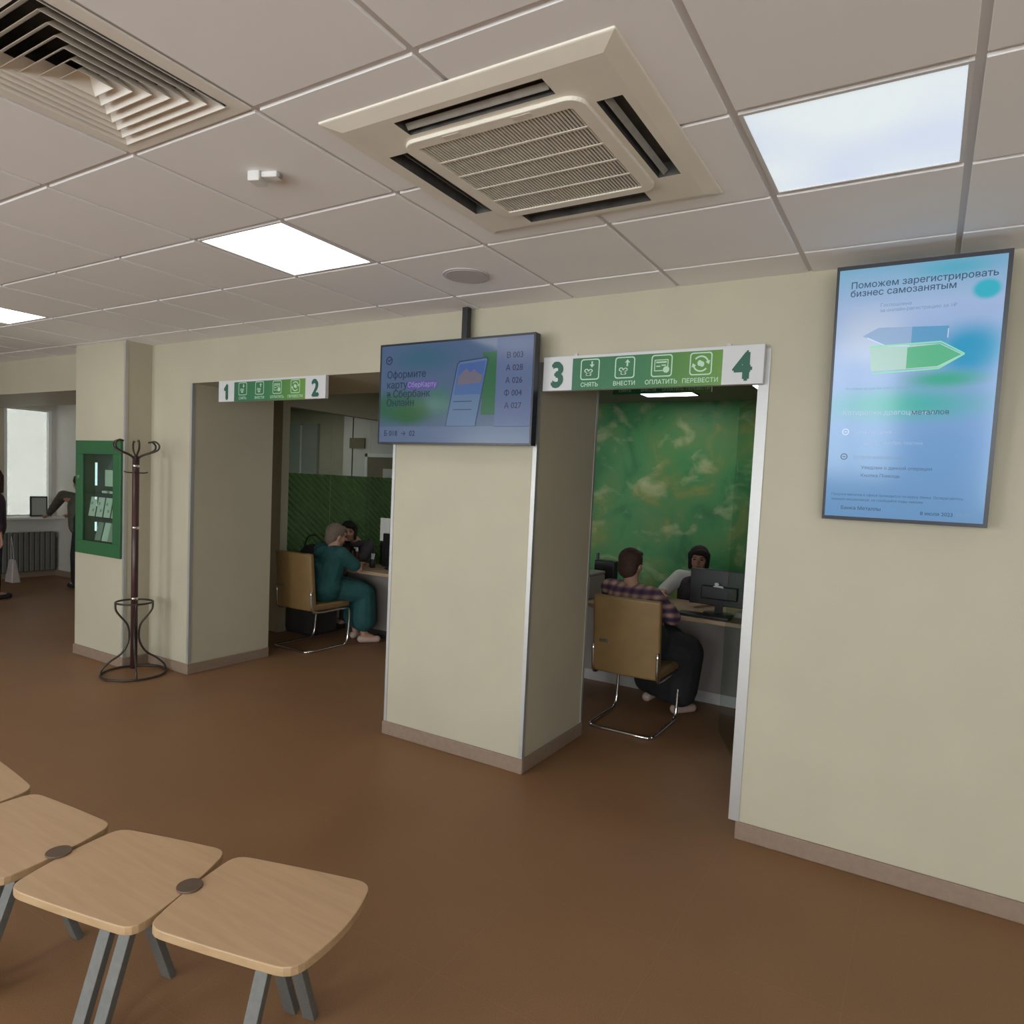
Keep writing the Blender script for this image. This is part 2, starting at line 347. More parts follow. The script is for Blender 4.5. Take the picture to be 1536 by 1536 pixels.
def link(name, bm, mt, parent=None, smooth=False, bevel=0.0, seg=2, loc=None):
    bmesh.ops.recalc_face_normals(bm, faces=bm.faces)
    me = bpy.data.meshes.new(name); bm.to_mesh(me); bm.free()
    o = bpy.data.objects.new(name, me); C.objects.link(o)
    for k in (mt if isinstance(mt, (list, tuple)) else [mt]): me.materials.append(k)
    if smooth:
        for p in me.polygons: p.use_smooth = True
    if bevel:
        b = o.modifiers.new('bevel', 'BEVEL'); b.width = bevel; b.segments = seg; b.limit_method = 'ANGLE'; b.angle_limit = math.radians(40)
    if parent: o.parent = parent
    if loc: o.location = loc
    return o
def box(name, x0, x1, y0, y1, z0, z1, mt, parent=None, bevel=0.0, seg=2):
    """box with its origin at its own centre"""
    c = Vector(((x0 + x1) / 2, (y0 + y1) / 2, (z0 + z1) / 2))
    bm = bmesh.new(); bm_box(bm, x0 - c.x, x1 - c.x, y0 - c.y, y1 - c.y, z0 - c.z, z1 - c.z)
    return link(name, bm, mt, parent, bevel=bevel, seg=seg, loc=c)
def tube(name, pts, r, mt, parent=None, n=10, closed=False):
    bm = bmesh.new(); bm_tube(bm, pts, r, n, closed); return link(name, bm, mt, parent, smooth=True)
def tag(o, label=None, cat=None, group=None, kind=None):
    if label: o['label'] = label
    if cat: o['category'] = cat
    if group: o['group'] = group
    if kind: o['kind'] = kind
    return o
def thing(name, label, cat, loc=(0, 0, 0), rz=0.0, group=None):
    o = bpy.data.objects.new(name, None); C.objects.link(o); o.location = loc; o.rotation_euler = (0, 0, rz); o.empty_display_size = 0.1
    return tag(o, label, cat, group)
def struct(o): o['kind'] = 'structure'; return o
def sbox(name, *a, **k): return struct(box(name, *a, **k))
def _area(Q): return sum(Q[k - 1][0] * Q[k][1] - Q[k][0] * Q[k - 1][1] for k in range(len(Q))) / 2
def _cross(a, b, c): return (b[0] - a[0]) * (c[1] - a[1]) - (b[1] - a[1]) * (c[0] - a[0])
def ear_clip(outer, holes=()):
    """triangulate one outline with holes; returns (points, triangles)"""
    Q = list(outer) if _area(outer) > 0 else list(outer)[::-1]
    for H in sorted(holes, key=lambda h: -max(p[0] for p in h)):
        H = list(H)[::-1] if _area(H) > 0 else list(H)
        edges = [(Q[k - 1], Q[k]) for k in range(len(Q))] + [(H[k - 1], H[k]) for k in range(len(H))] + [(G_[k - 1], G_[k]) for G_ in holes for k in range(len(G_))]
        cand = sorted(((q[0] - h[0]) ** 2 + (q[1] - h[1]) ** 2, i, j) for i, q in enumerate(Q) for j, h in enumerate(H))
        for d_, i, j in cand:
            a, b = Q[i], H[j]; ok = True
            for c, d in edges:
                if a in (c, d) or b in (c, d): continue
                if _cross(a, b, c) * _cross(a, b, d) < 0 and _cross(c, d, a) * _cross(c, d, b) < 0: ok = False; break
            if ok: break
        Q = Q[:i + 1] + H[j:] + H[:j + 1] + Q[i:]
    idx = list(range(len(Q))); T_ = []; guard = 0
    while len(idx) > 3 and guard < 20000:
        guard += 1; done = False; n = len(idx); best = None
        for k in range(n):
            a, b, c = Q[idx[k - 1]], Q[idx[k]], Q[idx[(k + 1) % n]]; cr = _cross(a, b, c)
            if cr <= 1e-12:
                if abs(cr) <= 1e-12: best = k if best is None else best
                continue
            if any(Q[m] not in (a, b, c) and _cross(a, b, Q[m]) >= 0 and _cross(b, c, Q[m]) >= 0 and _cross(c, a, Q[m]) >= 0 for m in idx): continue
            T_.append((idx[k - 1], idx[k], idx[(k + 1) % n])); idx.pop(k); done = True; break
        if not done: idx.pop(best if best is not None else 0)
    if len(idx) == 3: T_.append(tuple(idx))
    return Q, T_
_glyphs = {}
def glyph_tris(body, align):
    """outline of a line of lettering as triangles (unit size); each closed outline is filled on its own"""
    if (body, align) in _glyphs: return _glyphs[(body, align)]
    cu = bpy.data.curves.new('lettering', 'FONT'); cu.body = body; cu.size = 1; cu.align_x = align; cu.align_y = 'BOTTOM_BASELINE'
    t = bpy.data.objects.new('lettering_tmp', cu); C.objects.link(t); bpy.context.view_layer.update()
    cv = t.evaluated_get(bpy.context.evaluated_depsgraph_get()).to_curve(bpy.context.evaluated_depsgraph_get())
    loops = []
    for sp in cv.splines:
        P = []
        if sp.type == 'BEZIER':
            bp = sp.bezier_points; n = len(bp)
            for i in range(n):
                A, B = bp[i], bp[(i + 1) % n]; p0, p1, p2, p3 = A.co, A.handle_right, B.handle_left, B.co
                straight = (p1 - p0).cross(p3 - p0).length < 1e-5 and (p2 - p0).cross(p3 - p0).length < 1e-5
                for k in range(1 if straight else 4):
                    q = k / 4; P.append(p0 * (1 - q) ** 3 + 3 * p1 * q * (1 - q) ** 2 + 3 * p2 * q * q * (1 - q) + p3 * q ** 3)
        else: P = [Vector(pt.co[:3]) for pt in sp.points]
        Q = [(v.x, v.y) for k, v in enumerate(P) if (v - P[k - 1]).length > 1e-5]
        if len(Q) < 3: continue
        A_ = sum(Q[k - 1][0] * Q[k][1] - Q[k][0] * Q[k - 1][1] for k in range(len(Q))) / 2
        if abs(A_) > 1e-6: loops.append((A_, Q))
    t.to_curve_clear(); bpy.data.objects.remove(t)
    tris = []; verts = []
    if loops:
        def inside(p, Q):
            c = False
            for k in range(len(Q)):
                (x1, y1), (x2, y2) = Q[k - 1], Q[k]
                if (y1 > p[1]) != (y2 > p[1]) and p[0] < (x2 - x1) * (p[1] - y1) / (y2 - y1) + x1: c = not c
            return c
        is_hole = [any(m_ is not l and m_[0] * l[0] < 0 and abs(m_[0]) > abs(l[0]) and inside(l[1][0], m_[1]) for m_ in loops) for l in loops]
        outer = [l for l, h in zip(loops, is_hole) if not h]; holes = [l for l, h in zip(loops, is_hole) if h]
        own = {id(o_): [] for o_ in outer}
        for h in holes:
            c = [o_ for o_ in outer if o_[0] * h[0] < 0 and sum(inside(q_, o_[1]) for q_ in h[1]) > 0.8 * len(h[1])]
            if c: own[id(min(c, key=lambda o_: abs(o_[0])))].append(h)
        for o_ in outer:
            Q, T_ = ear_clip(o_[1], [h[1] for h in own[id(o_)]])
            base = len(verts); verts += [Vector((x, y, 0)) for x, y in Q]; tris += [tuple(base + k for k in f) for f in T_]
    _glyphs[(body, align)] = (verts, tris); return verts, tris
ONE = [(-0.16, 0.49), (-0.13, 0.42), (-0.015, 0.47), (-0.015, 0), (0.10, 0), (0.10, 0.68), (0.02, 0.68)]
def text(name, body, x, z, y, size, mt, parent=None, align='LEFT', bold=0.0, width=1.0, thick=0.0006, rot=None):
    if body == '1':
        Q, tris = ear_clip(ONE); verts = [Vector((a, b, 0)) for a, b in Q]
    else: verts, tris = glyph_tris(body, align)
    V_ = []; F = []; k = bold * 0.8
    for i, (dx, dz) in enumerate(((0, 0), (k, 0), (-k, 0), (0, k), (0, -k)) if bold else ((0, 0),)):
        b0 = len(V_); V_ += [((v.x + dx) * size * width, -thick - 0.00003 * i, (v.y + dz) * size) for v in verts]; F += [tuple(b0 + q for q in f) for f in tris]
    me = bpy.data.meshes.new(name); me.from_pydata(V_, [], F); me.materials.append(mt)
    o = bpy.data.objects.new(name, me); C.objects.link(o); o.location = (x, y, z)
    if parent: o.parent = parent
    return o
def decal(name, pts, y, mt, parent, t=0.0006):
    bm = bmesh.new(); bm_prism(bm, pts, y - t, y, 'y'); return link(name, bm, mt, parent)

# ================================================================== SETTING
sbox('floor', XL - 0.2, XR + 0.2, YB - 0.2, 8.0, -0.1, 0.0, M['floor'])
fl = bpy.data.objects['floor']
# floor object origin back to world origin so that joints line up
off = fl.location.copy(); fl.data.transform(Matrix.Translation(off)); fl.location = (0, 0, 0)

# --- wall with the openings
def wall_piece(name, x0, x1, y0, y1, z0, z1, mt='wall', parent=None):
    return sbox(name, x0, x1, y0, y1, z0, z1, M[mt], parent)
wb = bmesh.new()
for b in ((-6.5, -5.17, WY, WB, 0, CT), (-0.69, XR + 0.1, WY, WB, 0, CT), (-3.01, -1.94, WY, WB, 0, CT),
          (XL, -6.5, WY, WB, HZ, CT), (-5.17, -3.01, WY, WB, HZ, CT), (-1.94, -0.69, WY, WB, HZ, CT)):
    bm_box(wb, *b)
for b in ((-6.52, -6.42, 3.19, WY, 0, CT), (-5.83, -5.74, 3.19, WY, 0, CT), (-6.42, -5.83, 3.19, WY, 0, 0.99), (-6.42, -5.83, 3.19, WY, 1.85, CT), (-6.42, -5.83, 3.30, WY, 0.99, 1.85)): bm_box(wb, *b)
wf = struct(link('wall_front', wb, M['wall']))
sbox('wall_left', XL - 0.15, XL, YB - 0.3, 4.62, 0, CT, M['wall'])
lb = bmesh.new()
bm_box(lb, XL - 0.15, XL, 4.62, 5.6, 0, 0.90); bm_box(lb, XL - 0.15, XL, 4.62, 5.6, 2.49, CT); bm_box(lb, XL - 0.15, XL, 5.24, 5.6, 0.9, 2.49)
struct(link('wall_left_window', lb, M['wall_white']))
sbox('wall_niche', XL, -7.4, 5.3, 5.4, 0, CT, M['wall_white'])
sbox('wall_niche_side', -7.4, -7.3, WB, 5.4, 0, CT, M['wall'])
sbox('ceiling_niche', XL, -7.3, WB, 5.4, HZ + 0.2, HZ + 0.25, M['ctile'])
sbox('wall_right', XR, XR + 0.15, YB - 0.3, 8.0, 0, CT, M['wall'])
sbox('wall_corridor', -11.0, -10.9, 5.4, ROOMY, 0, CZ, M['wall'])
sbox('wall_back_office', -10.9, -5.95, ROOMY, ROOMY + 0.12, 0, CZ + 0.1, M['wall'])
sbox('wall_back_green', -5.95, XR, ROOMY, ROOMY + 0.12, 0, CZ + 0.1, M['greenwall'])
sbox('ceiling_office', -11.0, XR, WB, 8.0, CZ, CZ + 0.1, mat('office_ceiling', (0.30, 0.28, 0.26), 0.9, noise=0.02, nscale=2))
# wall behind the camera; unseen windows sized and placed for their light
hw = bmesh.new(); WINS = [(-7.6, -5.6), (-4.6, -2.6), (-1.5, -0.40), (0.6, 3.4)]
xs = [XL - 0.15]; 
for a, b in WINS: xs += [a, b]
xs.append(XR + 0.15)
for i in range(0, len(xs), 2): bm_box(hw, xs[i], xs[i + 1], YB - 0.3, YB, 0, CT)
bm_box(hw, -1.5, -0.4, YB - 0.3, YB, 0.35, 0.8)
for a, b in WINS: bm_box(hw, a, b, YB - 0.3, YB, 0, 0.35); bm_box(hw, a, b, YB - 0.3, YB, 2.62, CT)
struct(link('wall_back', hw, M['wall']))
for i, (a, b) in enumerate(WINS):
    portal('window_light', ((a + b) / 2, YB - 0.31, 1.485), (PI / 2, 0, 0), b - a, 2.27)
    fr = bmesh.new()
    for q in ((a, a + 0.06), (b - 0.06, b), ((a + b) / 2 - 0.035, (a + b) / 2 + 0.035)): bm_box(fr, *q, YB - 0.2, YB - 0.14, 0.35, 2.62)
    bm_box(fr, a, b, YB - 0.2, YB - 0.14, 0.35, 0.41); bm_box(fr, a, b, YB - 0.2, YB - 0.14, 2.56, 2.62)
    wn = struct(link('window_%d' % (i + 2), fr, M['white']))
    box('window_pane', a, b, YB - 0.172, YB - 0.168, 0.4, 2.57, M['glass'], wn)

# --- ceiling: tiles proud of the T-grid
ceil = sbox('ceiling', XL, XR, YB, WY, CZ + 0.03, CZ + 0.1, M['slab'])
cols = [0.033, -0.537, -1.159, -1.747, -2.369, -2.951, -3.57, -4.20, -4.84, -5.49, -6.10, -6.71]
while cols[-1] > XL: cols.append(cols[-1] - 0.6)
cols = [0.633, 1.233, 1.833, 2.433, 3.033, 3.633, XR + 0.3] [::-1] + cols
cols = sorted(cols)
cols[0] = XL - 0.01
rows = [1.329, 1.939, 2.518, 3.133]
while rows[0] > YB: rows.insert(0, rows[0] - 0.6)
rows.append(WY + 0.3)
def at_ceil(o):
    o.parent = ceil; o.location = Vector(o.location) - ceil.location; return o
def cell(x, y):
    i = max(k for k in range(len(cols)) if cols[k] <= x); j = max(k for k in range(len(rows)) if rows[k] <= y); return i, j
lamps_on = [(-2.6, 2.2), (-5.8, 2.2), (-0.2, -0.8), (-2.6, -0.8), (-5.8, -0.8), (2.2, -0.8), (-2.6, -3.0), (-5.8, -3.0), (0.9, -3.0)]
lamp_off = [(-0.2, 2.2)]
skip = {cell(*p) for p in lamps_on + lamp_off}
DIFF = cell(-2.05, 1.03); skip.add(DIFF)
G = 0.011; TT = 0.008
tile_cache = {}
for i in range(len(cols) - 1):
    for j in range(len(rows) - 1):
        if (i, j) in skip: continue
        x0, x1, y0, y1 = cols[i] + G, cols[i + 1] - G, rows[j] + G, rows[j + 1] - G
        x1 = min(x1, XR); x0 = max(x0, XL); y1 = min(y1, WY - 0.001)
        if y0 < YB: y0 = YB
        if x1 - x0 < 0.03 or y1 - y0 < 0.03: continue
        if x0 > -1.75 and x1 < -0.5 and y0 > 1.33 and y1 < 2.53:   # the four tiles round the air conditioner are cut away
            hx0, hx1, hy0, hy1 = -1.592, -0.722, 1.502, 2.372
            X = (x0, hx0, x1) if x0 < hx0 else (x1, hx1, x0); Y = (y0, hy0, y1) if y0 < hy0 else (y1, hy1, y0)
            pts = [(X[0], Y[0]), (X[2], Y[0]), (X[2], Y[1]), (X[1], Y[1]), (X[1], Y[2]), (X[0], Y[2])]
            bm = bmesh.new(); bm_prism(bm, pts, CZ, CZ + 0.016); at_ceil(link('ceiling_tile', bm, M['ctile'])); continue
        key = (round(x1 - x0, 3), round(y1 - y0, 3))
        if key not in tile_cache:
            hx, hy = key[0] / 2, key[1] / 2; bm = bmesh.new(); c = 0.002
            lo = [bm.verts.new(p) for p in ((-hx + c, -hy + c, 0), (hx - c, -hy + c, 0), (hx - c, hy - c, 0), (-hx + c, hy - c, 0))]
            mi = [bm.verts.new(p) for p in ((-hx, -hy, c), (hx, -hy, c), (hx, hy, c), (-hx, hy, c))]
            hi = [bm.verts.new(p) for p in ((-hx, -hy, 0.016), (hx, -hy, 0.016), (hx, hy, 0.016), (-hx, hy, 0.016))]
            bm.faces.new(lo[::-1]); bm.faces.new(hi)
            for k in range(4):
                bm.faces.new((lo[k], lo[(k + 1) % 4], mi[(k + 1) % 4], mi[k])); bm.faces.new((mi[k], mi[(k + 1) % 4], hi[(k + 1) % 4], hi[k]))
            bmesh.ops.recalc_face_normals(bm, faces=bm.faces)
            me = bpy.data.meshes.new('ceiling_tile'); bm.to_mesh(me); bm.free(); me.materials.append(M['ctile']); tile_cache[key] = me
        o = bpy.data.objects.new('ceiling_tile', tile_cache[key]); C.objects.link(o)
        o.location = ((x0 + x1) / 2, (y0 + y1) / 2, CZ + random.uniform(-0.0006, 0.0006)); at_ceil(o)
for x in cols[1:-1]:
    if -1.59 < x < -0.72:
        for a, b in ((YB, 1.50), (2.375, WY - 0.001)): at_ceil(box('grid_bar', x - 0.012, x + 0.012, a, b, CZ + TT, CZ + TT + 0.006, M['tbar']))
        continue
    at_ceil(box('grid_bar', x - 0.012, x + 0.012, YB, WY - 0.001, CZ + TT, CZ + TT + 0.006, M['tbar']))
for y in rows[1:-1]:
    if 1.50 < y < 2.375:
        for a, b in ((XL, -1.595), (-0.72, XR)): at_ceil(box('grid_bar', a, b, y - 0.012, y + 0.012, CZ + TT + 0.001, CZ + TT + 0.007, M['tbar']))
        continue
    at_ceil(box('grid_bar', XL, XR, y - 0.012, y + 0.012, CZ + TT + 0.001, CZ + TT + 0.007, M['tbar']))

# --- baseboards (0.09 m brown tile skirting)
def skirt(name, segs):
    bm = bmesh.new()
    for s in segs: bm_box(bm, *s)
    return struct(link(name, bm, M['base'], bevel=0.003, seg=1))
BH = 0.088; T = 0.012
skirt('baseboard_right', [(-0.70, XR, WY - T, WY, 0, BH)])
skirt('baseboard_pillar', [(-3.01 - T, -1.94 + T, WY - T, WY, 0, BH), (-1.94, -1.94 + T, WY, WB, 0, BH), (-3.01 - T, -3.01, WY, WB, 0, BH)])
skirt('baseboard_left', [(-5.74, -5.17 + T, WY - T, WY, 0, BH), (-5.17, -5.17 + T, WY, WB, 0, BH), (-6.53, -5.74 + T, 3.19 - T, 3.19, 0, BH), (-5.74, -5.74 + T, 3.19, WY, 0, BH)])
skirt('baseboard_niche', [(XL, -7.4, 5.3 - T, 5.3, 0, BH), (XL, XL + T, YB, 5.3, 0, BH)])
skirt('baseboard_green', [(-5.85, -0.6, ROOMY - T, ROOMY, 0, BH)])
# --- aluminium corner trims
def trim(name, x0, x1, y0, y1, z0, z1, mt='alu'):
    return sbox(name, x0, x1, y0, y1, z0, z1, M[mt])
trim('trim_1', -3.014, -2.992, WY - 0.004, WY + 0.022, BH, HZ + 0.0)
trim('trim_2', -1.962, -1.936, WY - 0.004, WY + 0.024, BH, HZ)
trim('trim_3', -0.735, -0.684, WY - 0.006, WY + 0.045, BH, HZ)
trim('trim_4', -5.19, -5.166, WY - 0.004, WY + 0.022, BH, HZ)
trim('trim_5', -5.758, -5.736, 3.186, 3.208, BH, CZ - 0.02)
trim('trim_6', -1.958, -1.936, WB - 0.02, WB + 0.004, BH, HZ)

# --- ceiling lamps (set into grid cells)
def lamp(x, y, label, mt, group='ceiling lamp panels', rim='white'):
    i, j = cell(x, y); x0, x1, y0, y1 = cols[i] + 0.012, cols[i + 1] - 0.012, rows[j] + 0.012, rows[j + 1] - 0.012
    cx, cy = (x0 + x1) / 2, (y0 + y1) / 2; a, b = (x1 - x0) / 2, (y1 - y0) / 2
    t = thing('ceiling_lamp', label, 'lamp', (cx, cy, CZ), 0, group)
    bm = bmesh.new(); r = 0.012
    for q in ((-a, a, -b, -b + r), (-a, a, b - r, b), (-a, -a + r, -b + r, b - r), (a - r, a, -b + r, b - r)): bm_box(bm, *q, 0.0, 0.02)
    link('lamp_frame', bm, M['tbar'], t)
    box('diffuser', -a + r, a - r, -b + r, b - r, 0.003, 0.008, mt, t)
    return t
lamp(*lamps_on[0], 'square ceiling lamp panel glowing white, between the air conditioner and the coat rack', M['led'])
lamp(*lamps_on[1], 'square ceiling lamp panel glowing warm white at the left edge of the photo', M['led'])
lamp(*lamp_off[0], 'square ceiling lamp panel glowing pale bluish white, above the portrait screen', M['ledoff'])
HIDDEN = ['right of the camera above its shoulder', 'behind the camera over the stool row', 'far left behind the camera', 'at the right side wall of the hall',
          'close to the back windows over the middle', 'close to the back windows on the left', 'close to the back windows on the right']
for p, where in zip(lamps_on[2:], HIDDEN):
    lamp(*p, 'glowing ceiling lamp panel out of view, ' + where, M['led'], 'ceiling lamp panels out of view')
def office_lamp(x0, x1, y0, y1, label, s):
    t = thing('office_ceiling_lamp', label, 'lamp', ((x0 + x1) / 2, (y0 + y1) / 2, CZ), 0, 'office ceiling lamps')
    a, b = (x1 - x0) / 2, (y1 - y0) / 2; bm = bmesh.new(); r = 0.012
    for q in ((-a, a, -b, -b + r), (-a, a, b - r, b), (-a, -a + r, -b + r, b - r), (a - r, a, -b + r, b - r)): bm_box(bm, *q, -0.012, 0.0)
    link('lamp_frame', bm, M['dark'], t)
    box('diffuser', -a + r, a - r, -b + r, b - r, -0.01, -0.003, panel_mat('office_diffuser', (1, .98, .95), (1, 1, .97), s), t)
office_lamp(-2.70, -2.12, 6.54, 7.13, 'lit ceiling lamp just below the 3-4 sign, before the green wall', 6.5)
office_lamp(-1.48, -0.88, 6.54, 7.13, 'lit ceiling lamp showing as a corner beside the number 4', 6.5)
office_lamp(-4.4, -3.8, 5.3, 5.9, 'added unseen ceiling lamp brightening the left office, above the opening', 6.5)  # unseen lamp, added to lift the dark left office
office_lamp(-8.2, -7.6, 5.9, 6.5, 'added unseen ceiling lamp brightening the corridor behind the glass partition', 8.0)  # added lamp as well, so the space behind the glass is lit

# ================================================================== AIR CONDITIONER
def rrect(cx, cz, w, h, r, n=4):
    out = []
    for sx, sz, a0 in ((1, 1, 0), (-1, 1, 90), (-1, -1, 180), (1, -1, 270)):
        for k in range(n + 1):
            a = math.radians(a0 + 90 * k / n); out.append((cx + sx * (w / 2 - r) + r * math.cos(a), cz + sz * (h / 2 - r) + r * math.sin(a)))
    return out

def air_conditioner():
    cx, cy = -1.157, 1.937
    t = thing('air_conditioner', 'large square ceiling cassette air conditioner, aged white, with a central grille', 'air conditioner', (cx, cy, CZ))
    O, I = 0.475, 0.425; zo, zi = -0.005, -0.018
    bm = bmesh.new()
    # rim: vertical lip, slope
    def ring(h, z): return [bm.verts.new(p) for p in ((-h, -h, z), (h, -h, z), (h, h, z), (-h, h, z))]
    a = ring(O, 0.0); b = ring(O, zo); c = ring(I, zi)
    for p, q in ((a, b), (b, c)):
        for k in range(4): bm.faces.new((p[k], p[(k + 1) % 4], q[(k + 1) % 4], q[k]))
    # face with four slots and the hole for the grille
    g = [-I, -0.400, -0.325, -0.245, 0.245, 0.325, 0.400, I]
    def hole(i, j):
        cx_, cy_ = (g[i] + g[i + 1]) / 2, (g[j] + g[j + 1]) / 2
        if abs(cx_) < 0.325 and abs(cy_) < 0.325 and (abs(cx_) < 0.325 and abs(cy_) < 0.325): return False
        if 0.325 < abs(cx_) < 0.400 and abs(cy_) < 0.245: return True
        if 0.325 < abs(cy_) < 0.400 and abs(cx_) < 0.245: return True
        return False
    V = {}
    def vv(i, j):
        if (i, j) not in V: V[(i, j)] = bm.verts.new((g[i], g[j], zi))
        return V[(i, j)]
    for i in range(7):
        for j in range(7):
            if hole(i, j): continue
            bm.faces.new((vv(i, j), vv(i + 1, j), vv(i + 1, j + 1), vv(i, j + 1)))
    bmesh.ops.remove_doubles(bm, verts=bm.verts, dist=0.0005)
    link('panel', bm, M['acw'], t, bevel=0.004)
    for k, (x0, x1, y0, y1) in enumerate(((0.325, 0.400, -0.245, 0.245), (-0.400, -0.325, -0.245, 0.245), (-0.245, 0.245, 0.325, 0.400), (-0.245, 0.245, -0.400, -0.325))):
        bm = bmesh.new(); q_ = [(x0, y0), (x1, y0), (x1, y1), (x0, y1)]
        lo = [bm.verts.new((x, y, zi)) for x, y in q_]; hi = [bm.verts.new((x, y, zi + 0.045)) for x, y in q_]; bm.faces.new(hi)
        for w_ in range(4): bm.faces.new((lo[w_], lo[(w_ + 1) % 4], hi[(w_ + 1) % 4], hi[w_]))
        link('air_slot', bm, M['duct'], t)  # slot walls coloured dark to stand for the shade inside
        # swivel vane
        bm = bmesh.new(); hx, hy = (x1 - x0) / 2, (y1 - y0) / 2; mx, my = (x0 + x1) / 2, (y0 + y1) / 2
        if hx < hy:
            s = 1 if mx > 0 else -1
            for q in (-0.004 * s,):
                pts = [(mx - 0.014 * s + q, zi - 0.001 + 0.004), (mx - 0.011 * s + q, zi + 0.004), (mx + 0.001 * s + q, zi + 0.016), (mx - 0.002 * s + q, zi + 0.016)]
                lo = [bm.verts.new((a_, y0 + 0.008, b_)) for a_, b_ in pts]; hi = [bm.verts.new((a_, y1 - 0.008, b_)) for a_, b_ in pts]
                bm.faces.new(lo); bm.faces.new(hi[::-1])
                for w_ in range(4): bm.faces.new((lo[w_], lo[(w_ + 1) % 4], hi[(w_ + 1) % 4], hi[w_]))
        else:
            s = 1 if my > 0 else -1
            for q in (-0.004 * s,):
                pts = [(my - 0.014 * s + q, zi + 0.003), (my - 0.011 * s + q, zi + 0.004), (my + 0.001 * s + q, zi + 0.016), (my - 0.002 * s + q, zi + 0.016)]
                lo = [bm.verts.new((x0 + 0.008, a_, b_)) for a_, b_ in pts]; hi = [bm.verts.new((x1 - 0.008, a_, b_)) for a_, b_ in pts]
                bm.faces.new(lo); bm.faces.new(hi[::-1])
                for w_ in range(4): bm.faces.new((lo[w_], lo[(w_ + 1) % 4], hi[(w_ + 1) % 4], hi[w_]))
        link('vane', bm, M['vane'], t)
    # raised inner grille frame
    bm = bmesh.new(); o_, i_ = 0.305, 0.262; z0, z1 = zi - 0.011, zi + 0.002
    
    P_ = rrect(0, 0, 2 * o_, 2 * o_, 0.05, 6); Q_ = rrect(0, 0, 2 * i_, 2 * i_, 0.008, 6); n_ = len(P_)
    L_ = [[bm.verts.new((x, y, z)) for x, y in R_l] for R_l, z in ((P_, z1), (P_, z0), (Q_, z0), (Q_, z1))]
    for k in range(4):
        for v in range(n_): bm.faces.new((L_[k][v], L_[k][(v + 1) % n_], L_[(k + 1) % 4][(v + 1) % n_], L_[(k + 1) % 4][v]))
    link('grille_frame', bm, M['acw'], t, bevel=0.003, seg=2)
    box('filter', -i_, i_, -i_, i_, zi - 0.001, zi + 0.001, M['dark'], t)
    bm = bmesh.new(); n = 46
    for k in range(n):
        x = -i_ + (k + 0.5) * 2 * i_ / n; bm_box(bm, x - 0.0028, x + 0.0028, -i_, i_, z0 + 0.003, zi - 0.004)
    for k in range(1, 5):
        y = -i_ + k * 2 * i_ / 5; bm_box(bm, -i_, i_, y - 0.004, y + 0.004, z0 + 0.001, z0 + 0.004)
    g_ = link('grille_slats', bm, M['acg'], t); g_['kind'] = 'stuff'
    for sx in (-1, 1):
        box('latch', sx * 0.12 - 0.03, sx * 0.12 + 0.03, -0.295, -0.278, z0 - 0.001, z0 + 0.002, M['acg'], t)
air_conditioner()

# ================================================================== AIR DIFFUSER
def diffuser():
    i, j = DIFF; x0, x1, y0, y1 = cols[i] + 0.006, cols[i + 1] - 0.006, rows[j] + 0.006, rows[j + 1] - 0.006
    cx, cy = (x0 + x1) / 2, (y0 + y1) / 2; h = (y1 - y0) / 2
    t = thing('air_diffuser', 'square four-way ceiling air diffuser with nested slanted blades', 'air vent', (cx, cy, CZ))
    def frust(name, ho, zo, hi_, zi_, th, mt, ins=0.0):
        bm = bmesh.new()
        def ring(h_, z): return [bm.verts.new(p) for p in ((-h_, -h_, z), (h_, -h_, z), (h_, h_, z), (-h_, h_, z))]
        a, b, c, d = ring(ho, zo), ring(hi_, zi_), ring(hi_ - th, zi_), ring(ho - th, zo)
        for p, q in ((a, b), (b, c), (c, d), (d, a)):
            for k in range(4): bm.faces.new((p[k], p[(k + 1) % 4], q[(k + 1) % 4], q[k]))
        return link(name, bm, mt, t)
    hx = (x1 - x0) / 2
    bm = bmesh.new(); r = 0.256
    for q in ((-hx, hx, -h, -r), (-hx, hx, r, h), (-hx, -r, -r, r), (r, hx, -r, r)): bm_box(bm, *q, 0.0, 0.006)
    bmesh.ops.remove_doubles(bm, verts=bm.verts, dist=0.0001)
    link('vent_frame', bm, M['difw'], t)
    for k in range(7):
        ho = 0.252 - 0.034 * k
        frust('blade', ho, -0.004, ho - 0.042, 0.040, 0.0022, M['difw'])
    # dark plenum above
    bm = bmesh.new(); p = 0.258
    v = [bm.verts.new(q) for q in ((-p, -p, 0.006), (p, -p, 0.006), (p, p, 0.006), (-p, p, 0.006))]
    u = [bm.verts.new(q) for q in ((-p, -p, 0.16), (p, -p, 0.16), (p, p, 0.16), (-p, p, 0.16))]
    bm.faces.new(u)
    for k in range(4): bm.faces.new((v[k], v[(k + 1) % 4], u[(k + 1) % 4], u[k]))
    link('plenum_box', bm, M['duct'], t)
diffuser()
# cut ceiling slab above the diffuser: rebuild the slab around the cell
i, j = DIFF; bpy.data.meshes.remove(ceil.data) if False else None
bm = bmesh.new(); cl = ceil.location.copy()
sx0, sx1, sy0, sy1 = cols[i], cols[i + 1], rows[j], rows[j + 1]
for q in ((XL, sx0, YB, WY), (sx1, XR, YB, WY), (sx0, sx1, YB, sy0), (sx0, sx1, sy1, WY)):
    bm_box(bm, q[0] - cl.x, q[1] - cl.x, q[2] - cl.y, q[3] - cl.y, CZ + 0.03 - cl.z, CZ + 0.1 - cl.z)
bm_box(bm, XL - cl.x, XR - cl.x, YB - cl.y, WY - cl.y, CZ + 0.25 - cl.z, CZ + 0.32 - cl.z)
bm.to_mesh(ceil.data); bm.free()

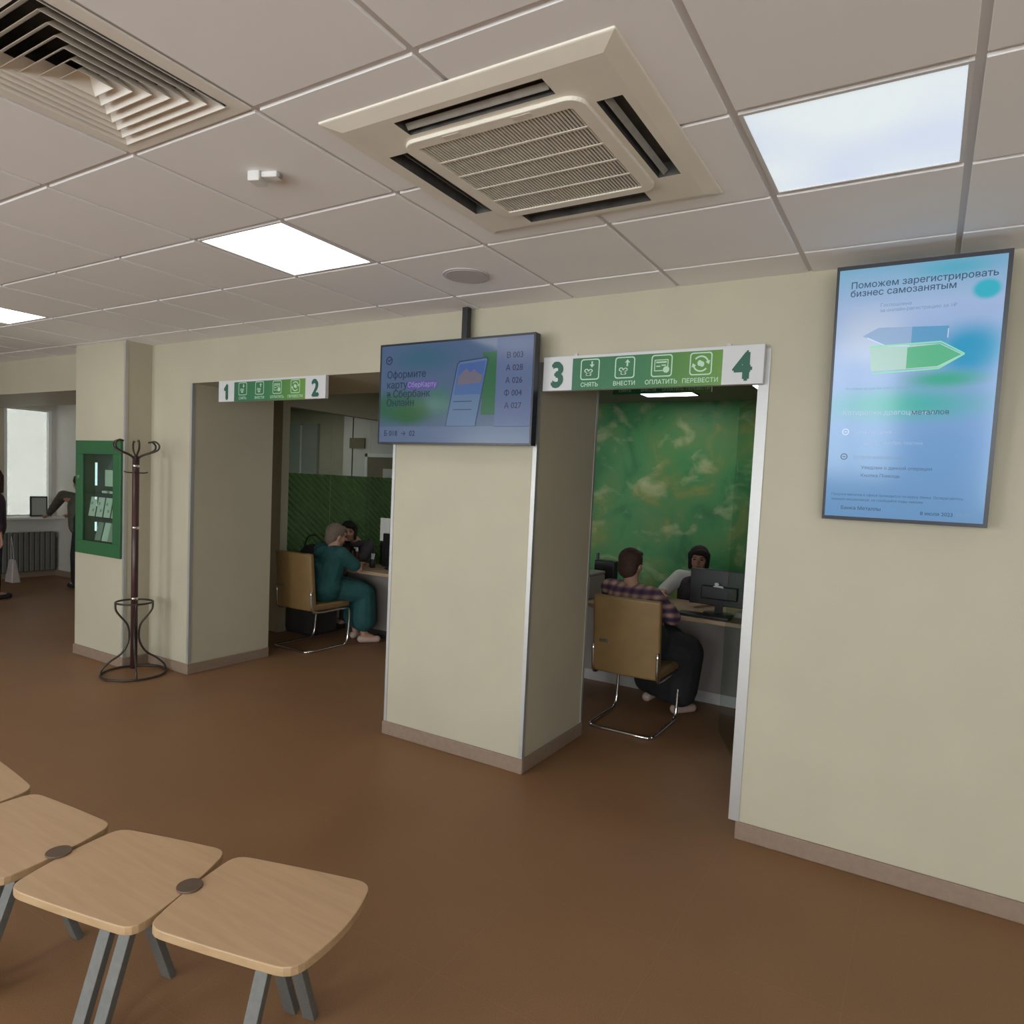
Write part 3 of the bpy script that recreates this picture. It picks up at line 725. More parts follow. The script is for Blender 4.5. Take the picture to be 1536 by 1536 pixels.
# small sensor on the ceiling and round speaker
def sensor():
    t = thing('motion_sensor', 'small white sensor block fixed under a ceiling tile near the air vent', 'sensor', (-2.07, 1.62, CZ), math.radians(20))
    box('body', -0.045, 0.0, -0.03, 0.03, -0.034, 0.0, M['white'], t, bevel=0.004)
    box('arm', 0.0, 0.06, -0.02, 0.02, -0.02, 0.0, M['white'], t, bevel=0.004)
    box('lens', 0.056, 0.066, -0.012, 0.012, -0.018, -0.004, M['beige_dev'], t, bevel=0.002)
sensor()
def speaker():
    t = thing('ceiling_speaker', 'round flat grey speaker in the ceiling above the landscape screen', 'speaker', (-2.07, 2.84, CZ))
    bm = bmesh.new(); n = 40
    bm_prism(bm, [(0.118 * math.cos(2 * PI * k / n), 0.118 * math.sin(2 * PI * k / n)) for k in range(n)], -0.006, -0.0007)
    link('rim', bm, mat('speaker_rim', (0.56, 0.52, 0.51), 0.6, noise=0.02, nscale=9), t)
    bm = bmesh.new(); bm_prism(bm, [(0.105 * math.cos(2 * PI * k / n), 0.105 * math.sin(2 * PI * k / n)) for k in range(n)], -0.009, -0.006)
    link('speaker_grille', bm, mat('speaker_mesh', (0.53, 0.49, 0.49), 0.7, noise=0.05, nscale=200), t, bevel=0.002)
speaker()

# ================================================================== SIGNS
def ring2d(bm, P, Q, y0, y1):
    n = len(P)
    a = [bm.verts.new((x, y0, z)) for x, z in P]; b = [bm.verts.new((x, y0, z)) for x, z in Q]
    for k in range(n): bm.faces.new((a[k], a[(k + 1) % n], b[(k + 1) % n], b[k]))
def disc2d(bm, cx, cz, r, y, n=16, rx=None):
    bm.faces.new([bm.verts.new((cx + (rx or r) * math.cos(2 * PI * k / n), y, cz + r * math.sin(2 * PI * k / n))) for k in range(n)])
def poly2d(bm, pts, y): bm.faces.new([bm.verts.new((x, y, z)) for x, z in pts])
def icon(kind, cx, cz, s, y, mt, parent):
    bm = bmesh.new(); w = s * 0.055
    ring2d(bm, rrect(cx, cz, s, s, s * 0.14), rrect(cx, cz, s - 2 * w, s - 2 * w, s * 0.10), y, y)
    def arrow(x, z0, z1):
        d = 1 if z1 > z0 else -1; a = s * 0.04
        poly2d(bm, [(x - a, z0), (x + a, z0), (x + a, z1 - d * s * 0.14), (x - a, z1 - d * s * 0.14)], y)
        poly2d(bm, [(x - s * 0.13, z1 - d * s * 0.15), (x + s * 0.13, z1 - d * s * 0.15), (x, z1)], y)
    def coins(x, z):
        for dx, dz, r in ((-0.16, 0.02, 0.12), (0.06, 0.01, 0.11), (-0.05, -0.10, 0.12)):
            P = [(x + s * dx + s * r * math.cos(2 * PI * k / 14), z + s * dz + s * r * 0.8 * math.sin(2 * PI * k / 14)) for k in range(14)]
            Q = [(x + s * dx + s * r * 0.55 * math.cos(2 * PI * k / 14), z + s * dz + s * r * 0.4 * math.sin(2 * PI * k / 14)) for k in range(14)]
            ring2d(bm, P, Q, y, y)
        poly2d(bm, [(x - s * .16, z - s * .22), (x + s * .08, z - s * .22), (x + s * .12, z - s * .13), (x - s * .2, z - s * .13)], y)
    if kind == 0: coins(cx - s * 0.02, cz - s * 0.08); arrow(cx + s * 0.1, cz + s * 0.38, cz + s * 0.08)
    if kind == 1: coins(cx - s * 0.02, cz - s * 0.10); arrow(cx + s * 0.12, cz + s * 0.06, cz + s * 0.38)
    if kind == 2:
        ring2d(bm, rrect(cx - s * .02, cz + s * .02, s * .66, s * .52, s * .02), rrect(cx - s * .02, cz + s * .02, s * .58, s * .44, s * .01), y, y)
        poly2d(bm, rrect(cx - s * .02, cz + s * .16, s * .5, s * .07, s * .01), y)
        poly2d(bm, rrect(cx - s * .16, cz - s * .02, s * .2, s * .05, s * .01), y)
        poly2d(bm, rrect(cx + s * .10, cz + s * .02, s * .22, s * .05, s * .01), y)
        disc2d(bm, cx + s * .22, cz - s * .18, s * .15, y - 0.0004)
    if kind == 3:
        for a0 in (20, 200):
            P = [(cx + s * .36 * math.cos(math.radians(a0 + 120 * k / 10)), cz + s * .36 * math.sin(math.radians(a0 + 120 * k / 10))) for k in range(11)]
            Q = [(cx + s * .29 * math.cos(math.radians(a0 + 120 * k / 10)), cz + s * .29 * math.sin(math.radians(a0 + 120 * k / 10))) for k in range(11)]
            for k in range(10): poly2d(bm, [P[k], P[k + 1], Q[k + 1], Q[k]], y)
            a = math.radians(a0); ex, ez = cx + s * .325 * math.cos(a), cz + s * .325 * math.sin(a)
            tx, tz = math.sin(a), -math.cos(a)
            poly2d(bm, [(ex + tx * s * .16, ez + tz * s * .16), (ex + math.cos(a) * s * .11, ez + math.sin(a) * s * .11), (ex - math.cos(a) * s * .11, ez - math.sin(a) * s * .11)], y)
        for dx, dz, r in ((-.05, .03, .13), (.06, -.02, .12)): disc2d(bm, cx + s * dx, cz + s * dz, s * r, y - 0.0003 * (dx > 0), rx=s * r * .8)
    return link('icon', bm, mt, parent)
WORDS = ['СНЯТЬ', 'ВНЕСТИ', 'ОПЛАТИТЬ', 'ПЕРЕВЕСТИ']
def sign(x0, x1, z0, z1, yf, left, right, label, wl, wr, thick=0.04, rz=0.0):
    cx = (x0 + x1) / 2; W_ = x1 - x0; H = z1 - z0; zc = (z0 + z1) / 2
    t = thing('hanging_sign', label, 'sign', (cx, yf, z0), rz, 'window number signs')
    box('board', -W_ / 2, W_ / 2, 0, thick, 0, H, M['signwhite'], t, bevel=0.002)
    g0, g1 = -W_ / 2 + wl, W_ / 2 - wr
    gm = sign_green_mat('sign_green', g0, g1)
    bm = bmesh.new(); bm_box(bm, g0, g1, -0.0015, 0, 0.0, H - 0.016); link('green_field', bm, gm, t)
    text('number', left, (-W_ / 2 + g0) / 2, H * 0.13, -0.001, H * 0.98, M['signink'], t, 'CENTER', 0.06, 0.92)
    text('number', right, (W_ / 2 + g1) / 2, H * 0.13, -0.001, H * 0.98, M['signink'], t, 'CENTER', 0.06, 0.92)
    n = 4; gw = g1 - g0
    for k in range(4):
        px = g0 + gw * (0.13 + 0.247 * k)
        icon(k, px, H * 0.575, H * 0.60, -0.0025, M['signlight'], t)
        text('caption', WORDS[k], px, H * 0.085, -0.0022, H * 0.165, M['signlight'], t, 'CENTER', 0.02, 1.0)
    for dx in (-W_ * 0.35, W_ * 0.35):
        box('hanger', dx - 0.01, dx + 0.01, thick, WY - yf + 0.002 if yf + thick < WY else thick + 0.005, H * 0.6, H + 0.02, M['alu'], t)
    return t
sign(-1.893, -0.705, 2.229, 2.415, 3.36, '3', '4', 'long white and green sign with numbers 3 and 4 over the right opening', 0.183, 0.195)
sign(-4.80, -3.63, 2.237, 2.398, 3.385, '1', '2', 'long white and green sign with numbers 1 and 2 over the left opening', 0.19, 0.20, thick=0.03)
def inner_sign():
    x0, x1, z0, z1, yf = -2.31, -1.49, 2.492, 2.66, 5.3
    t = thing('inner_sign', 'smaller dark green word sign seen just under the 3-4 sign', 'sign', ((x0 + x1) / 2, yf, z0))
    W_ = x1 - x0; H = z1 - z0
    box('board', -W_ / 2, W_ / 2, 0, 0.02, 0, H, sign_green_mat('inner_sign_green', -W_ / 2, W_ / 2), t)
    for k in range(4):
        text('caption', WORDS[k], -W_ / 2 + W_ * (0.13 + 0.247 * k), H * 0.10, -0.0005, H * 0.19, M['signlight'], t, 'CENTER', 0.02)
        icon(k, -W_ / 2 + W_ * (0.13 + 0.247 * k), H * 0.6, H * 0.55, -0.001, M['signlight'], t)
    for s in (-1, 1): tube('rod', [(s * W_ * 0.4, 0.01, H), (s * W_ * 0.4, 0.01, CZ - z0)], 0.004, M['alu'], t)
inner_sign()

# ================================================================== SCREENS
def landscape_screen():
    x0, x1, z0, z1, yf = -3.035, -1.905, 1.920, 2.540, 3.28
    W_ = x1 - x0; H = z1 - z0; cx = (x0 + x1) / 2
    t = thing('queue_screen', 'landscape wall screen with queue numbers, hung on a black pole over the pillar', 'screen', (cx, yf, z0))
    box('housing', -W_ / 2, W_ / 2, 0.004, 0.055, 0, H, M['bezel'], t, bevel=0.003)
    bm = bmesh.new(); b = 0.012
    for q in ((-W_ / 2, W_ / 2, 0, b), (-W_ / 2, W_ / 2, H - b, H), (-W_ / 2, -W_ / 2 + b, b, H - b), (W_ / 2 - b, W_ / 2, b, H - b)): bm_box(bm, q[0], q[1], 0, 0.006, q[2], q[3])
    link('bezel', bm, M['bezel'], t)
    def build(nt, tc, sp):
        base = ramp(nt, sp.outputs[2], [(0.0, (0.10, 0.155, 0.27)), (0.16, (0.11, 0.17, 0.28)), (0.5, (0.085, 0.15, 0.27)), (1.0, (0.085, 0.15, 0.28))])
        c = blob(nt, tc, base, 0.15, 0.36, 0.42, 0.24, (0.02, 0.13, 0.075), 0.7)
        c = blob(nt, tc, c, 0.22, 0.30, 0.20, 0.16, (0.015, 0.13, 0.035), 0.8)
        c = blob(nt, tc, c, 0.42, 0.42, 0.12, 0.22, (0.05, 0.19, 0.16), 0.8)
        c = blob(nt, tc, c, 0.30, 0.85, 0.30, 0.2, (0.045, 0.15, 0.24), 0.9)
        return c
    box('screen', -W_ / 2 + b, W_ / 2 - b, 0.001, 0.0045, b, H - b, screen_mat('queue_screen_picture', build, 0.62), t)
    def P(u, v): return (-W_ / 2 + b + u * (W_ - 2 * b), b + v * (H - 2 * b))
    def em(n_, c, s=0.68):
        mt = mat(n_, (0.01, 0.01, 0.012), 0.2, spec=0.4, emit=c, es=s); return mt
    side = em('screen_side_blue', (0.10, 0.15, 0.30)); strip = em('screen_strip_blue', (0.115, 0.17, 0.29)); green = em('screen_green', (0.012, 0.13, 0.045))
    ink = em('screen_ink', (0.012, 0.022, 0.07)); phone = em('phone_edge', (0.018, 0.045, 0.13)); ps = em('phone_screen', (0.105, 0.19, 0.34)); pb = em('phone_blue', (0.055, 0.14, 0.36))
    ic = em('picture_rock', (0.16, 0.14, 0.20)); sky = em('picture_sky', (0.05, 0.12, 0.36)); pill = em('purple_pill', (0.12, 0.075, 0.34)); wt = em('pale_print', (0.30, 0.32, 0.55))
    y = 0.0008
    def dq(n_, uv, mt, k=0): return decal(n_, [P(*q) for q in uv], y - 0.0006 * k, mt, t, 0.0004)
    dq('side_panel', [(0.785, 0.155), (1.0, 0.155), (1.0, 1.0), (0.785, 1.0)], side)
    dq('bottom_strip', [(0, 0), (1, 0), (1, 0.16), (0, 0.16)], strip)
    dq('green_block', [(0.70, 0.27), (0.785, 0.27), (0.785, 0.87), (0.70, 0.87)], green, 1)
    dq('phone_picture', [(0.47, 0.16), (0.67, 0.16), (0.735, 0.80), (0.73, 0.825), (0.55, 0.80), (0.535, 0.77)], phone, 2)
    dq('phone_picture', [(0.476, 0.165), (0.664, 0.165), (0.727, 0.795), (0.722, 0.812), (0.555, 0.788), (0.542, 0.765)], ps, 3)
    dq('phone_picture', [(0.522, 0.47), (0.693, 0.47), (0.722, 0.79), (0.556, 0.77), (0.545, 0.75)], pb, 4)
    dq('mountain_picture', [(0.540, 0.565), (0.695, 0.58), (0.715, 0.785), (0.555, 0.765)], sky, 5)
    dq('mountain_picture', [(0.541, 0.565), (0.695, 0.58), (0.704, 0.655), (0.675, 0.67), (0.650, 0.715), (0.625, 0.68), (0.60, 0.725), (0.575, 0.69), (0.549, 0.655)], ic, 6)
    for v in (0.40, 0.32): dq('text_line', [(0.52, v), (0.64, v), (0.64, v + 0.008), (0.52, v + 0.008)], phone, 4)
    def T(s, u, v, size, mt=ink, al='LEFT', k=2): 
        p = P(u, v); return text('screen_text', s, p[0], p[1], y - 0.0006 * k, size, mt, t, al, 0.008, 1.0, 0.0002)
    T('Оформите', 0.045, 0.665, 0.062); T('карту', 0.045, 0.56, 0.062); T('в Сбербанк', 0.045, 0.465, 0.062); T('Онлайн', 0.045, 0.375, 0.062)
    dq('pill', [((p_[0] + W_ / 2 - b) / (W_ - 2 * b), (p_[1] - b) / (H - 2 * b)) for p_ in rrect(P(0.30, 0.585)[0], P(0.30, 0.585)[1], 0.24, 0.052, 0.024)], pill, 1)
    T('СберКарту', 0.30, 0.565, 0.042, wt, 'CENTER')
    for k, s in enumerate(('В 003', 'А 028', 'А 026', 'Ф 004', 'А 027')): T(s, 0.945, 0.80 - 0.118 * k, 0.046, ink, 'RIGHT')
    T('Б 018  →  02', 0.035, 0.065, 0.046)
    bm = bmesh.new(); c0 = P(0.058, 0.85)
    ring2d(bm, [(c0[0] + 0.026 * math.cos(2 * PI * k / 24), c0[1] + 0.026 * math.sin(2 * PI * k / 24)) for k in range(24)], [(c0[0] + 0.020 * math.cos(2 * PI * k / 24), c0[1] + 0.020 * math.sin(2 * PI * k / 24)) for k in range(24)], -0.0012, 0)
    poly2d(bm, [(c0[0] - 0.014, c0[1] + 0.003), (c0[0], c0[1] - 0.008), (c0[0] + 0.02, c0[1] + 0.008), (c0[0] + 0.018, c0[1] + 0.014), (c0[0], c0[1] - 0.001), (c0[0] - 0.013, c0[1] + 0.009)], -0.0012)
    link('emblem', bm, ink, t)
    # pole to the ceiling
    bm = bmesh.new(); bm_box(bm, 0.015, 0.055, 0.06, 0.10, H * 0.4, CZ - z0); link('pole', bm, M['black'], t, bevel=0.003)
    bm = bmesh.new(); bm_box(bm, -0.2, 0.2, 0.055, 0.062, H * 0.3, H * 0.7); link('mounting_plate', bm, M['black'], t)
landscape_screen()

def portrait_screen():
    x0, x1, z0, z1 = -0.400, 0.216, 1.612, 2.690; W_ = x1 - x0; H = z1 - z0; cx = (x0 + x1) / 2; yf = 3.315
    t = thing('portrait_screen', 'tall portrait screen with a bank notice hanging on the right wall', 'screen', (cx, yf, z0))
    t.rotation_euler = (math.radians(5.0), 0, 0)
    box('housing', -W_ / 2, W_ / 2, 0.004, 0.05, 0, H, M['bezel'], t, bevel=0.003)
    bm = bmesh.new(); b = 0.016
    for q in ((-W_ / 2, W_ / 2, 0, b), (-W_ / 2, W_ / 2, H - b, H), (-W_ / 2, -W_ / 2 + b * 0.7, b, H - b), (W_ / 2 - b, W_ / 2, b, H - b)): bm_box(bm, q[0], q[1], 0, 0.006, q[2], q[3])
    link('bezel', bm, M['bezel'], t)
    def build(nt, tc, sp):
        base = ramp(nt, sp.outputs[2], [(0.0, (0.15, 0.32, 0.56)), (0.3, (0.17, 0.36, 0.66)), (0.62, (0.27, 0.42, 0.72)), (0.85, (0.36, 0.50, 0.76)), (1.0, (0.20, 0.43, 0.62))])
        c = blob(nt, tc, base, 0.45, 0.46, 0.75, 0.10, (0.06, 0.46, 0.42), 0.95)
        c = blob(nt, tc, c, 0.84, 0.66, 0.30, 0.14, (0.02, 0.33, 0.58), 0.75)
        c = blob(nt, tc, c, 0.70, 0.555, 0.35, 0.05, (0.05, 0.42, 0.30), 0.9)
        c = blob(nt, tc, c, 0.90, 0.88, 0.10, 0.045, (0.03, 0.45, 0.58), 0.45)
        c = blob(nt, tc, c, 0.70, 0.97, 0.35, 0.05, (0.10, 0.42, 0.58), 0.9)
        c = blob(nt, tc, c, 0.22, 0.74, 0.36, 0.16, (0.50, 0.60, 0.78), 0.9)  # pale wash of the reflected window, painted into the picture
        return c
    box('screen', -W_ / 2 + b * 0.7, W_ / 2 - b, 0.001, 0.0045, b, H - b, screen_mat('notice_picture', build, 0.88), t)
    def P(u, v): return (-W_ / 2 + b + u * (W_ - 2 * b), b + v * (H - 2 * b))
    def em(n_, c): return mat(n_, (0.01, 0.01, 0.012), 0.2, spec=0.4, emit=c, es=1.0)
    ink = em('notice_ink', (0.03, 0.07, 0.14)); soft = em('notice_soft_ink', (0.17, 0.28, 0.44)); grey = em('arrow_blue_washed', (0.24, 0.37, 0.58)); grn = em('arrow_green', (0.06, 0.40, 0.20)); lime = em('arrow_outline', (0.22, 0.68, 0.42))
    pale = em('arrow_green_washed', (0.38, 0.58, 0.52)); blue = em('arrow_blue', (0.07, 0.28, 0.50)); white = em('notice_white', (0.55, 0.66, 0.85))
    y = 0.0008
    def dq(n_, uv, mt, k=0): return decal(n_, [P(*q) for q in uv], y - 0.0006 * k, mt, t, 0.0004)
    def T(s, u, v, size, mt=ink, al='LEFT', w_=1.0, bo=0.012): 
        p = P(u, v); return text('screen_text', s, p[0], p[1], y - 0.0006, size, mt, t, al, bo, w_, 0.0002)
    T('Поможем зарегистрировать', 0.07, 0.925, 0.0365, w_=1.02); T('бизнес самозанятым', 0.07, 0.893, 0.0365, w_=1.02)
    T('Госпошлина', 0.27, 0.845, 0.019, soft); T('за онлайн-регистрацию за 1₽', 0.27, 0.825, 0.019, soft)
    # two crossing arrows; left halves coloured paler for the window reflection
    dq('arrow_picture', [(0.17, 0.735), (0.27, 0.765), (0.70, 0.755), (0.70, 0.695), (0.30, 0.695)], grey)
    dq('arrow_picture', [(0.48, 0.760), (0.70, 0.755), (0.70, 0.695), (0.48, 0.695)], blue, 1)
    dq('arrow_picture', [(0.22, 0.690), (0.66, 0.690), (0.80, 0.645), (0.66, 0.600), (0.24, 0.595)], pale, 1)
    dq('arrow_picture', [(0.46, 0.682), (0.655, 0.688), (0.785, 0.645), (0.65, 0.605), (0.46, 0.600)], grn, 2)
    for a_, b_ in (((0.22, 0.692), (0.66, 0.697)), ((0.66, 0.697), (0.805, 0.647)), ((0.805, 0.647), (0.66, 0.596)), ((0.66, 0.596), (0.25, 0.585))):
        dq('arrow_outline', [(a_[0], a_[1] - 0.003), (b_[0], b_[1] - 0.003), (b_[0], b_[1] + 0.003), (a_[0], a_[1] + 0.003)], lime, 3)
    dq('arrow_outline', [(0.20, 0.725), (0.32, 0.690), (0.47, 0.686), (0.47, 0.690), (0.32, 0.695), (0.20, 0.730)], white, 3)
    dq('arrow_outline', [(0.695, 0.71), (0.70, 0.71), (0.70, 0.745), (0.695, 0.745)], white, 3)
    T('Условия акции на сайте банка', 0.08, 0.522, 0.016, soft, bo=0.0)
    T('Котировки драгоценных', 0.07, 0.42, 0.029, em('washed_ink', (0.36, 0.47, 0.66)), bo=0.0); T('металлов', 0.515, 0.42, 0.029)  # left words in paler ink, the window's reflection put into the colour
    T('Цена продажи', 0.16, 0.345, 0.020, em('washed_ink_2', (0.33, 0.45, 0.66)), bo=0.0); T('Золото, серебро, платина', 0.22, 0.302, 0.018, em('washed_ink_3', (0.30, 0.42, 0.62)), bo=0.0)
    T('Услуги компаниям', 0.16, 0.242, 0.021, soft); T('Уведоми о данной операции', 0.22, 0.200, 0.019, ink, bo=0.0); T('Кнопка Помощь', 0.22, 0.168, 0.019, ink, bo=0.0)
    T('Покупка металла в офисе проводится по курсу банка. Остерегайтесь', 0.03, 0.088, 0.0145, ink, bo=0.0); T('звонков мошенников, не сообщайте коды никому', 0.03, 0.068, 0.0145, ink, bo=0.0)
    T('Банка Металлы', 0.10, 0.030, 0.021, ink); T('8 июля 2023', 0.62, 0.022, 0.021, ink); T('09:37', 0.84, 0.022, 0.021, soft)
    for v, mt in ((0.352, white), (0.250, ink)):
        c0 = P(0.10, v); bm = bmesh.new()
        ring2d(bm, [(c0[0] + 0.014 * math.cos(2 * PI * k / 20), c0[1] + 0.014 * math.sin(2 * PI * k / 20)) for k in range(20)], [(c0[0] + 0.010 * math.cos(2 * PI * k / 20), c0[1] + 0.010 * math.sin(2 * PI * k / 20)) for k in range(20)], -0.001, 0)
        poly2d(bm, [(c0[0] - .005, c0[1] - .002), (c0[0] + .005, c0[1] - .002), (c0[0] + .005, c0[1] + .002), (c0[0] - .005, c0[1] + .002)], -0.001)
        link('round_icon', bm, mt, t)
    box('wall_bracket', -0.15, 0.15, 0.05, 0.075, H * 0.4, H * 0.6, M['black'], t)
portrait_screen()

# ================================================================== DISPLAY CABINET on the column
def cabinet():
    x0, x1, z0, z1, yf = -6.478, -5.768, 0.925, 1.912, 3.168
    W_ = x1 - x0; H = z1 - z0; cx = (x0 + x1) / 2
    t = thing('display_cabinet', 'green framed glass display cabinet with leaflets on the left column', 'cabinet', (cx, yf, z0))
    bm = bmesh.new(); f = 0.115; D = 0.125
    for q in ((-W_ / 2, W_ / 2, 0, f), (-W_ / 2, W_ / 2, H - f, H), (-W_ / 2, -W_ / 2 + f, f, H - f), (W_ / 2 - f, W_ / 2, f, H - f)): bm_box(bm, q[0], q[1], 0, 0.02, q[2], q[3])
    link('door_frame', bm, M['greenframe'], t, bevel=0.003)
    bm = bmesh.new()
    e_ = 0.07
    for q in ((-W_ / 2 + e_, W_ / 2 - e_, e_, e_ + 0.02), (-W_ / 2 + e_, W_ / 2 - e_, H - e_ - 0.02, H - e_), (-W_ / 2 + e_, -W_ / 2 + e_ + 0.02, e_ + 0.02, H - e_ - 0.02), (W_ / 2 - e_ - 0.02, W_ / 2 - e_, e_ + 0.02, H - e_ - 0.02)): bm_box(bm, q[0], q[1], 0.02, D, q[2], q[3])
    link('cabinet_body', bm, M['greenframe'], t)
    bm = bmesh.new(); bm_box(bm, -W_ / 2 + e_, W_ / 2 - e_, D - 0.006, D, e_, H - e_)
    link('back_panel', bm, mat('cabinet_back', (0.05, 0.075, 0.07), 0.25, noise=0.3, nscale=5), t)
    i0, i1 = -W_ / 2 + f, W_ / 2 - f
    box('pane', i0, i1, 0.012, 0.015, f, H - f, glass_mat('cabinet_glass', (0.8, 0.9, 0.85), 0.10, 0.02), t)
    for z in (0.32, 0.53): box('shelf', i0 - 0.02, i1 + 0.02, 0.025, D - 0.008, z, z + 0.008, M['glass'], t)
    for zz in (0.60, 0.42, 0.20):
        box('led_strip', i0 + 0.10, i0 + 0.125, 0.055, 0.062, zz, zz + (0.20 if zz == 0.6 else 0.08), M['ledstrip'], t)
    k = 0
    for z, xs_, h in ((0.33, (0.02, 0.14, 0.26, 0.38), 0.17),):
        for xx in xs_:
            o = box('leaflet', i0 + xx + 0.02, i0 + xx + 0.12, 0.045, 0.047, z, z + h, M['paper'], t); o.rotation_euler = (math.radians(-9), 0, 0)
            bm = bmesh.new(); 
            for u, v in ((-0.02, 0.03), (0.015, -0.03)): bm_box(bm, u - 0.012, u + 0.012, -0.0025, -0.001, v - 0.012, v + 0.012)
            link('print', bm, M['greydoor'], o)
    for xx, mt in ((0.16, 'greydoor'), (0.27, 'paper'), (0.36, 'greydoor')):
        o = box('booklet', i0 + xx, i0 + xx + 0.09, 0.04, 0.046, f + 0.01, f + 0.17, M[mt], t); o.rotation_euler = (math.radians(-12), 0, 0)
    for xx in (0.30, 0.42):
        box('booklet', i0 + xx - 0.04, i0 + xx + 0.04, 0.03, 0.05, 0.54, 0.56, M['paper'], t)
    box('pale_board', i0 + 0.27, i0 + 0.45, 0.05, 0.056, 0.60, 0.74, M['paper'], t)  # plain pale board at the upper right
    box('lock', -W_ / 2 + 0.04, -W_ / 2 + 0.055, -0.006, 0, H * 0.66, H * 0.66 + 0.03, M['chrome'], t)
cabinet()

# ================================================================== COAT RACK
def coat_rack():
    t = thing('coat_rack', 'tall dark coat rack with curled hooks and ring base beside the column', 'coat rack', (-5.50, 3.145, 0), math.radians(20))
    tube('pole', [(0, 0, 0.05), (0, 0, 1.76)], 0.026, M['wooddark'], t, 16)
    for z in (0.62, 1.20, 1.70): tube('chrome_band', [(0, 0, z), (0, 0, z + 0.018)], 0.0275, M['chrome'], t, 16)
    R = 0.235
    n = 40
    tube('base_ring', [(R * math.cos(2 * PI * k / n), R * math.sin(2 * PI * k / n), 0.012) for k in range(n)], 0.009, M['iron'], t, 8, True)
    r2 = 0.135
    tube('umbrella_ring', [(r2 * math.cos(2 * PI * k / n), r2 * math.sin(2 * PI * k / n), 0.60) for k in range(n)], 0.008, M['iron'], t, 8, True)
    for k in range(4):
        a = PI / 4 + k * PI / 2; c, s = math.cos(a), math.sin(a)
        prof = [(0.232, 0.015), (0.225, 0.06), (0.17, 0.12), (0.09, 0.18), (0.045, 0.26), (0.035, 0.34), (0.05, 0.42), (0.10, 0.49), (0.130, 0.54), (0.135, 0.60)]
        tube('leg', spline([(c * p, s * p, z) for p, z in prof], 5), 0.008, M['iron'], t, 8)
    for k in range(6):
        a = k * PI / 3 + 0.3; c, s = math.cos(a), math.sin(a)
        prof = [(0.018, 1.70), (0.022, 1.77), (0.06, 1.80), (0.13, 1.825), (0.17, 1.85), (0.175, 1.885), (0.145, 1.91), (0.11, 1.905)]
        tube('hook', spline([(c * p, s * p, z) for p, z in prof], 5), 0.0075, M['iron'], t, 8)
    for k in range(4):
        a = k * PI / 2 + 0.6; c, s = math.cos(a), math.sin(a)
        tube('peg', [(c * 0.02, s * 0.02, 1.655), (c * 0.06, s * 0.06, 1.655), (c * 0.085, s * 0.085, 1.662)], 0.005, M['iron'], t, 8)
    tube('hub', [(0, 0, 1.755), (0, 0, 1.79)], 0.022, M['iron'], t, 12)
coat_rack()

# ================================================================== BENCH OF STOOLS
def seat_outline(q, bl, br, win=0.05, n=60):
    """q: corners tl, tr, br, bl (world xy). left/right sides bulge by bl/br"""
    tl, tr, b_r, b_l = [Vector((*p, 0)) for p in q]
    cen = (tl + tr + b_r + b_l) / 4
    def side(a, b, bulge):
        out = (b - a).cross(Vector((0, 0, 1))).normalized()
        if out.dot((a + b) / 2 - cen) < 0: out = -out
        return [a.lerp(b, k / n) + out * bulge * 4 * (k / n) * (1 - k / n) for k in range(n)]
    P = side(tl, tr, 0.004) + side(tr, b_r, br) + side(b_r, b_l, 0.004) + side(b_l, tl, bl)
    N = len(P); L = sum((P[i] - P[i - 1]).length for i in range(N)); w_ = max(1, int(win / (L / N)))
    Q = []
    for i in range(N):
        s = Vector((0, 0, 0)); 
        for k in range(-w_, w_ + 1): s += P[(i + k) % N]
        Q.append(s / (2 * w_ + 1))
    return [(p.x, p.y) for p in Q[::3]]
SEATZ = 0.45
def leg_bar(name, a, b, w_, th, t, side):
    a, b = Vector(a), Vector(b); d = (b - a).normalized(); s = Vector(side).normalized(); s = (s - d * s.dot(d)).normalized(); n_ = d.cross(s)
    bm = bmesh.new(); vs = []
    for p in (a, b):
        for u, v in ((-1, -1), (1, -1), (1, 1), (-1, 1)): vs.append(bm.verts.new(p + s * u * w_ / 2 + n_ * v * th / 2))
    bm.faces.new(vs[:4][::-1]); bm.faces.new(vs[4:])
    for k in range(4): bm.faces.new((vs[k], vs[(k + 1) % 4], vs[4 + (k + 1) % 4], vs[4 + k]))
    return link(name, bm, M['steel'], t, bevel=0.002)
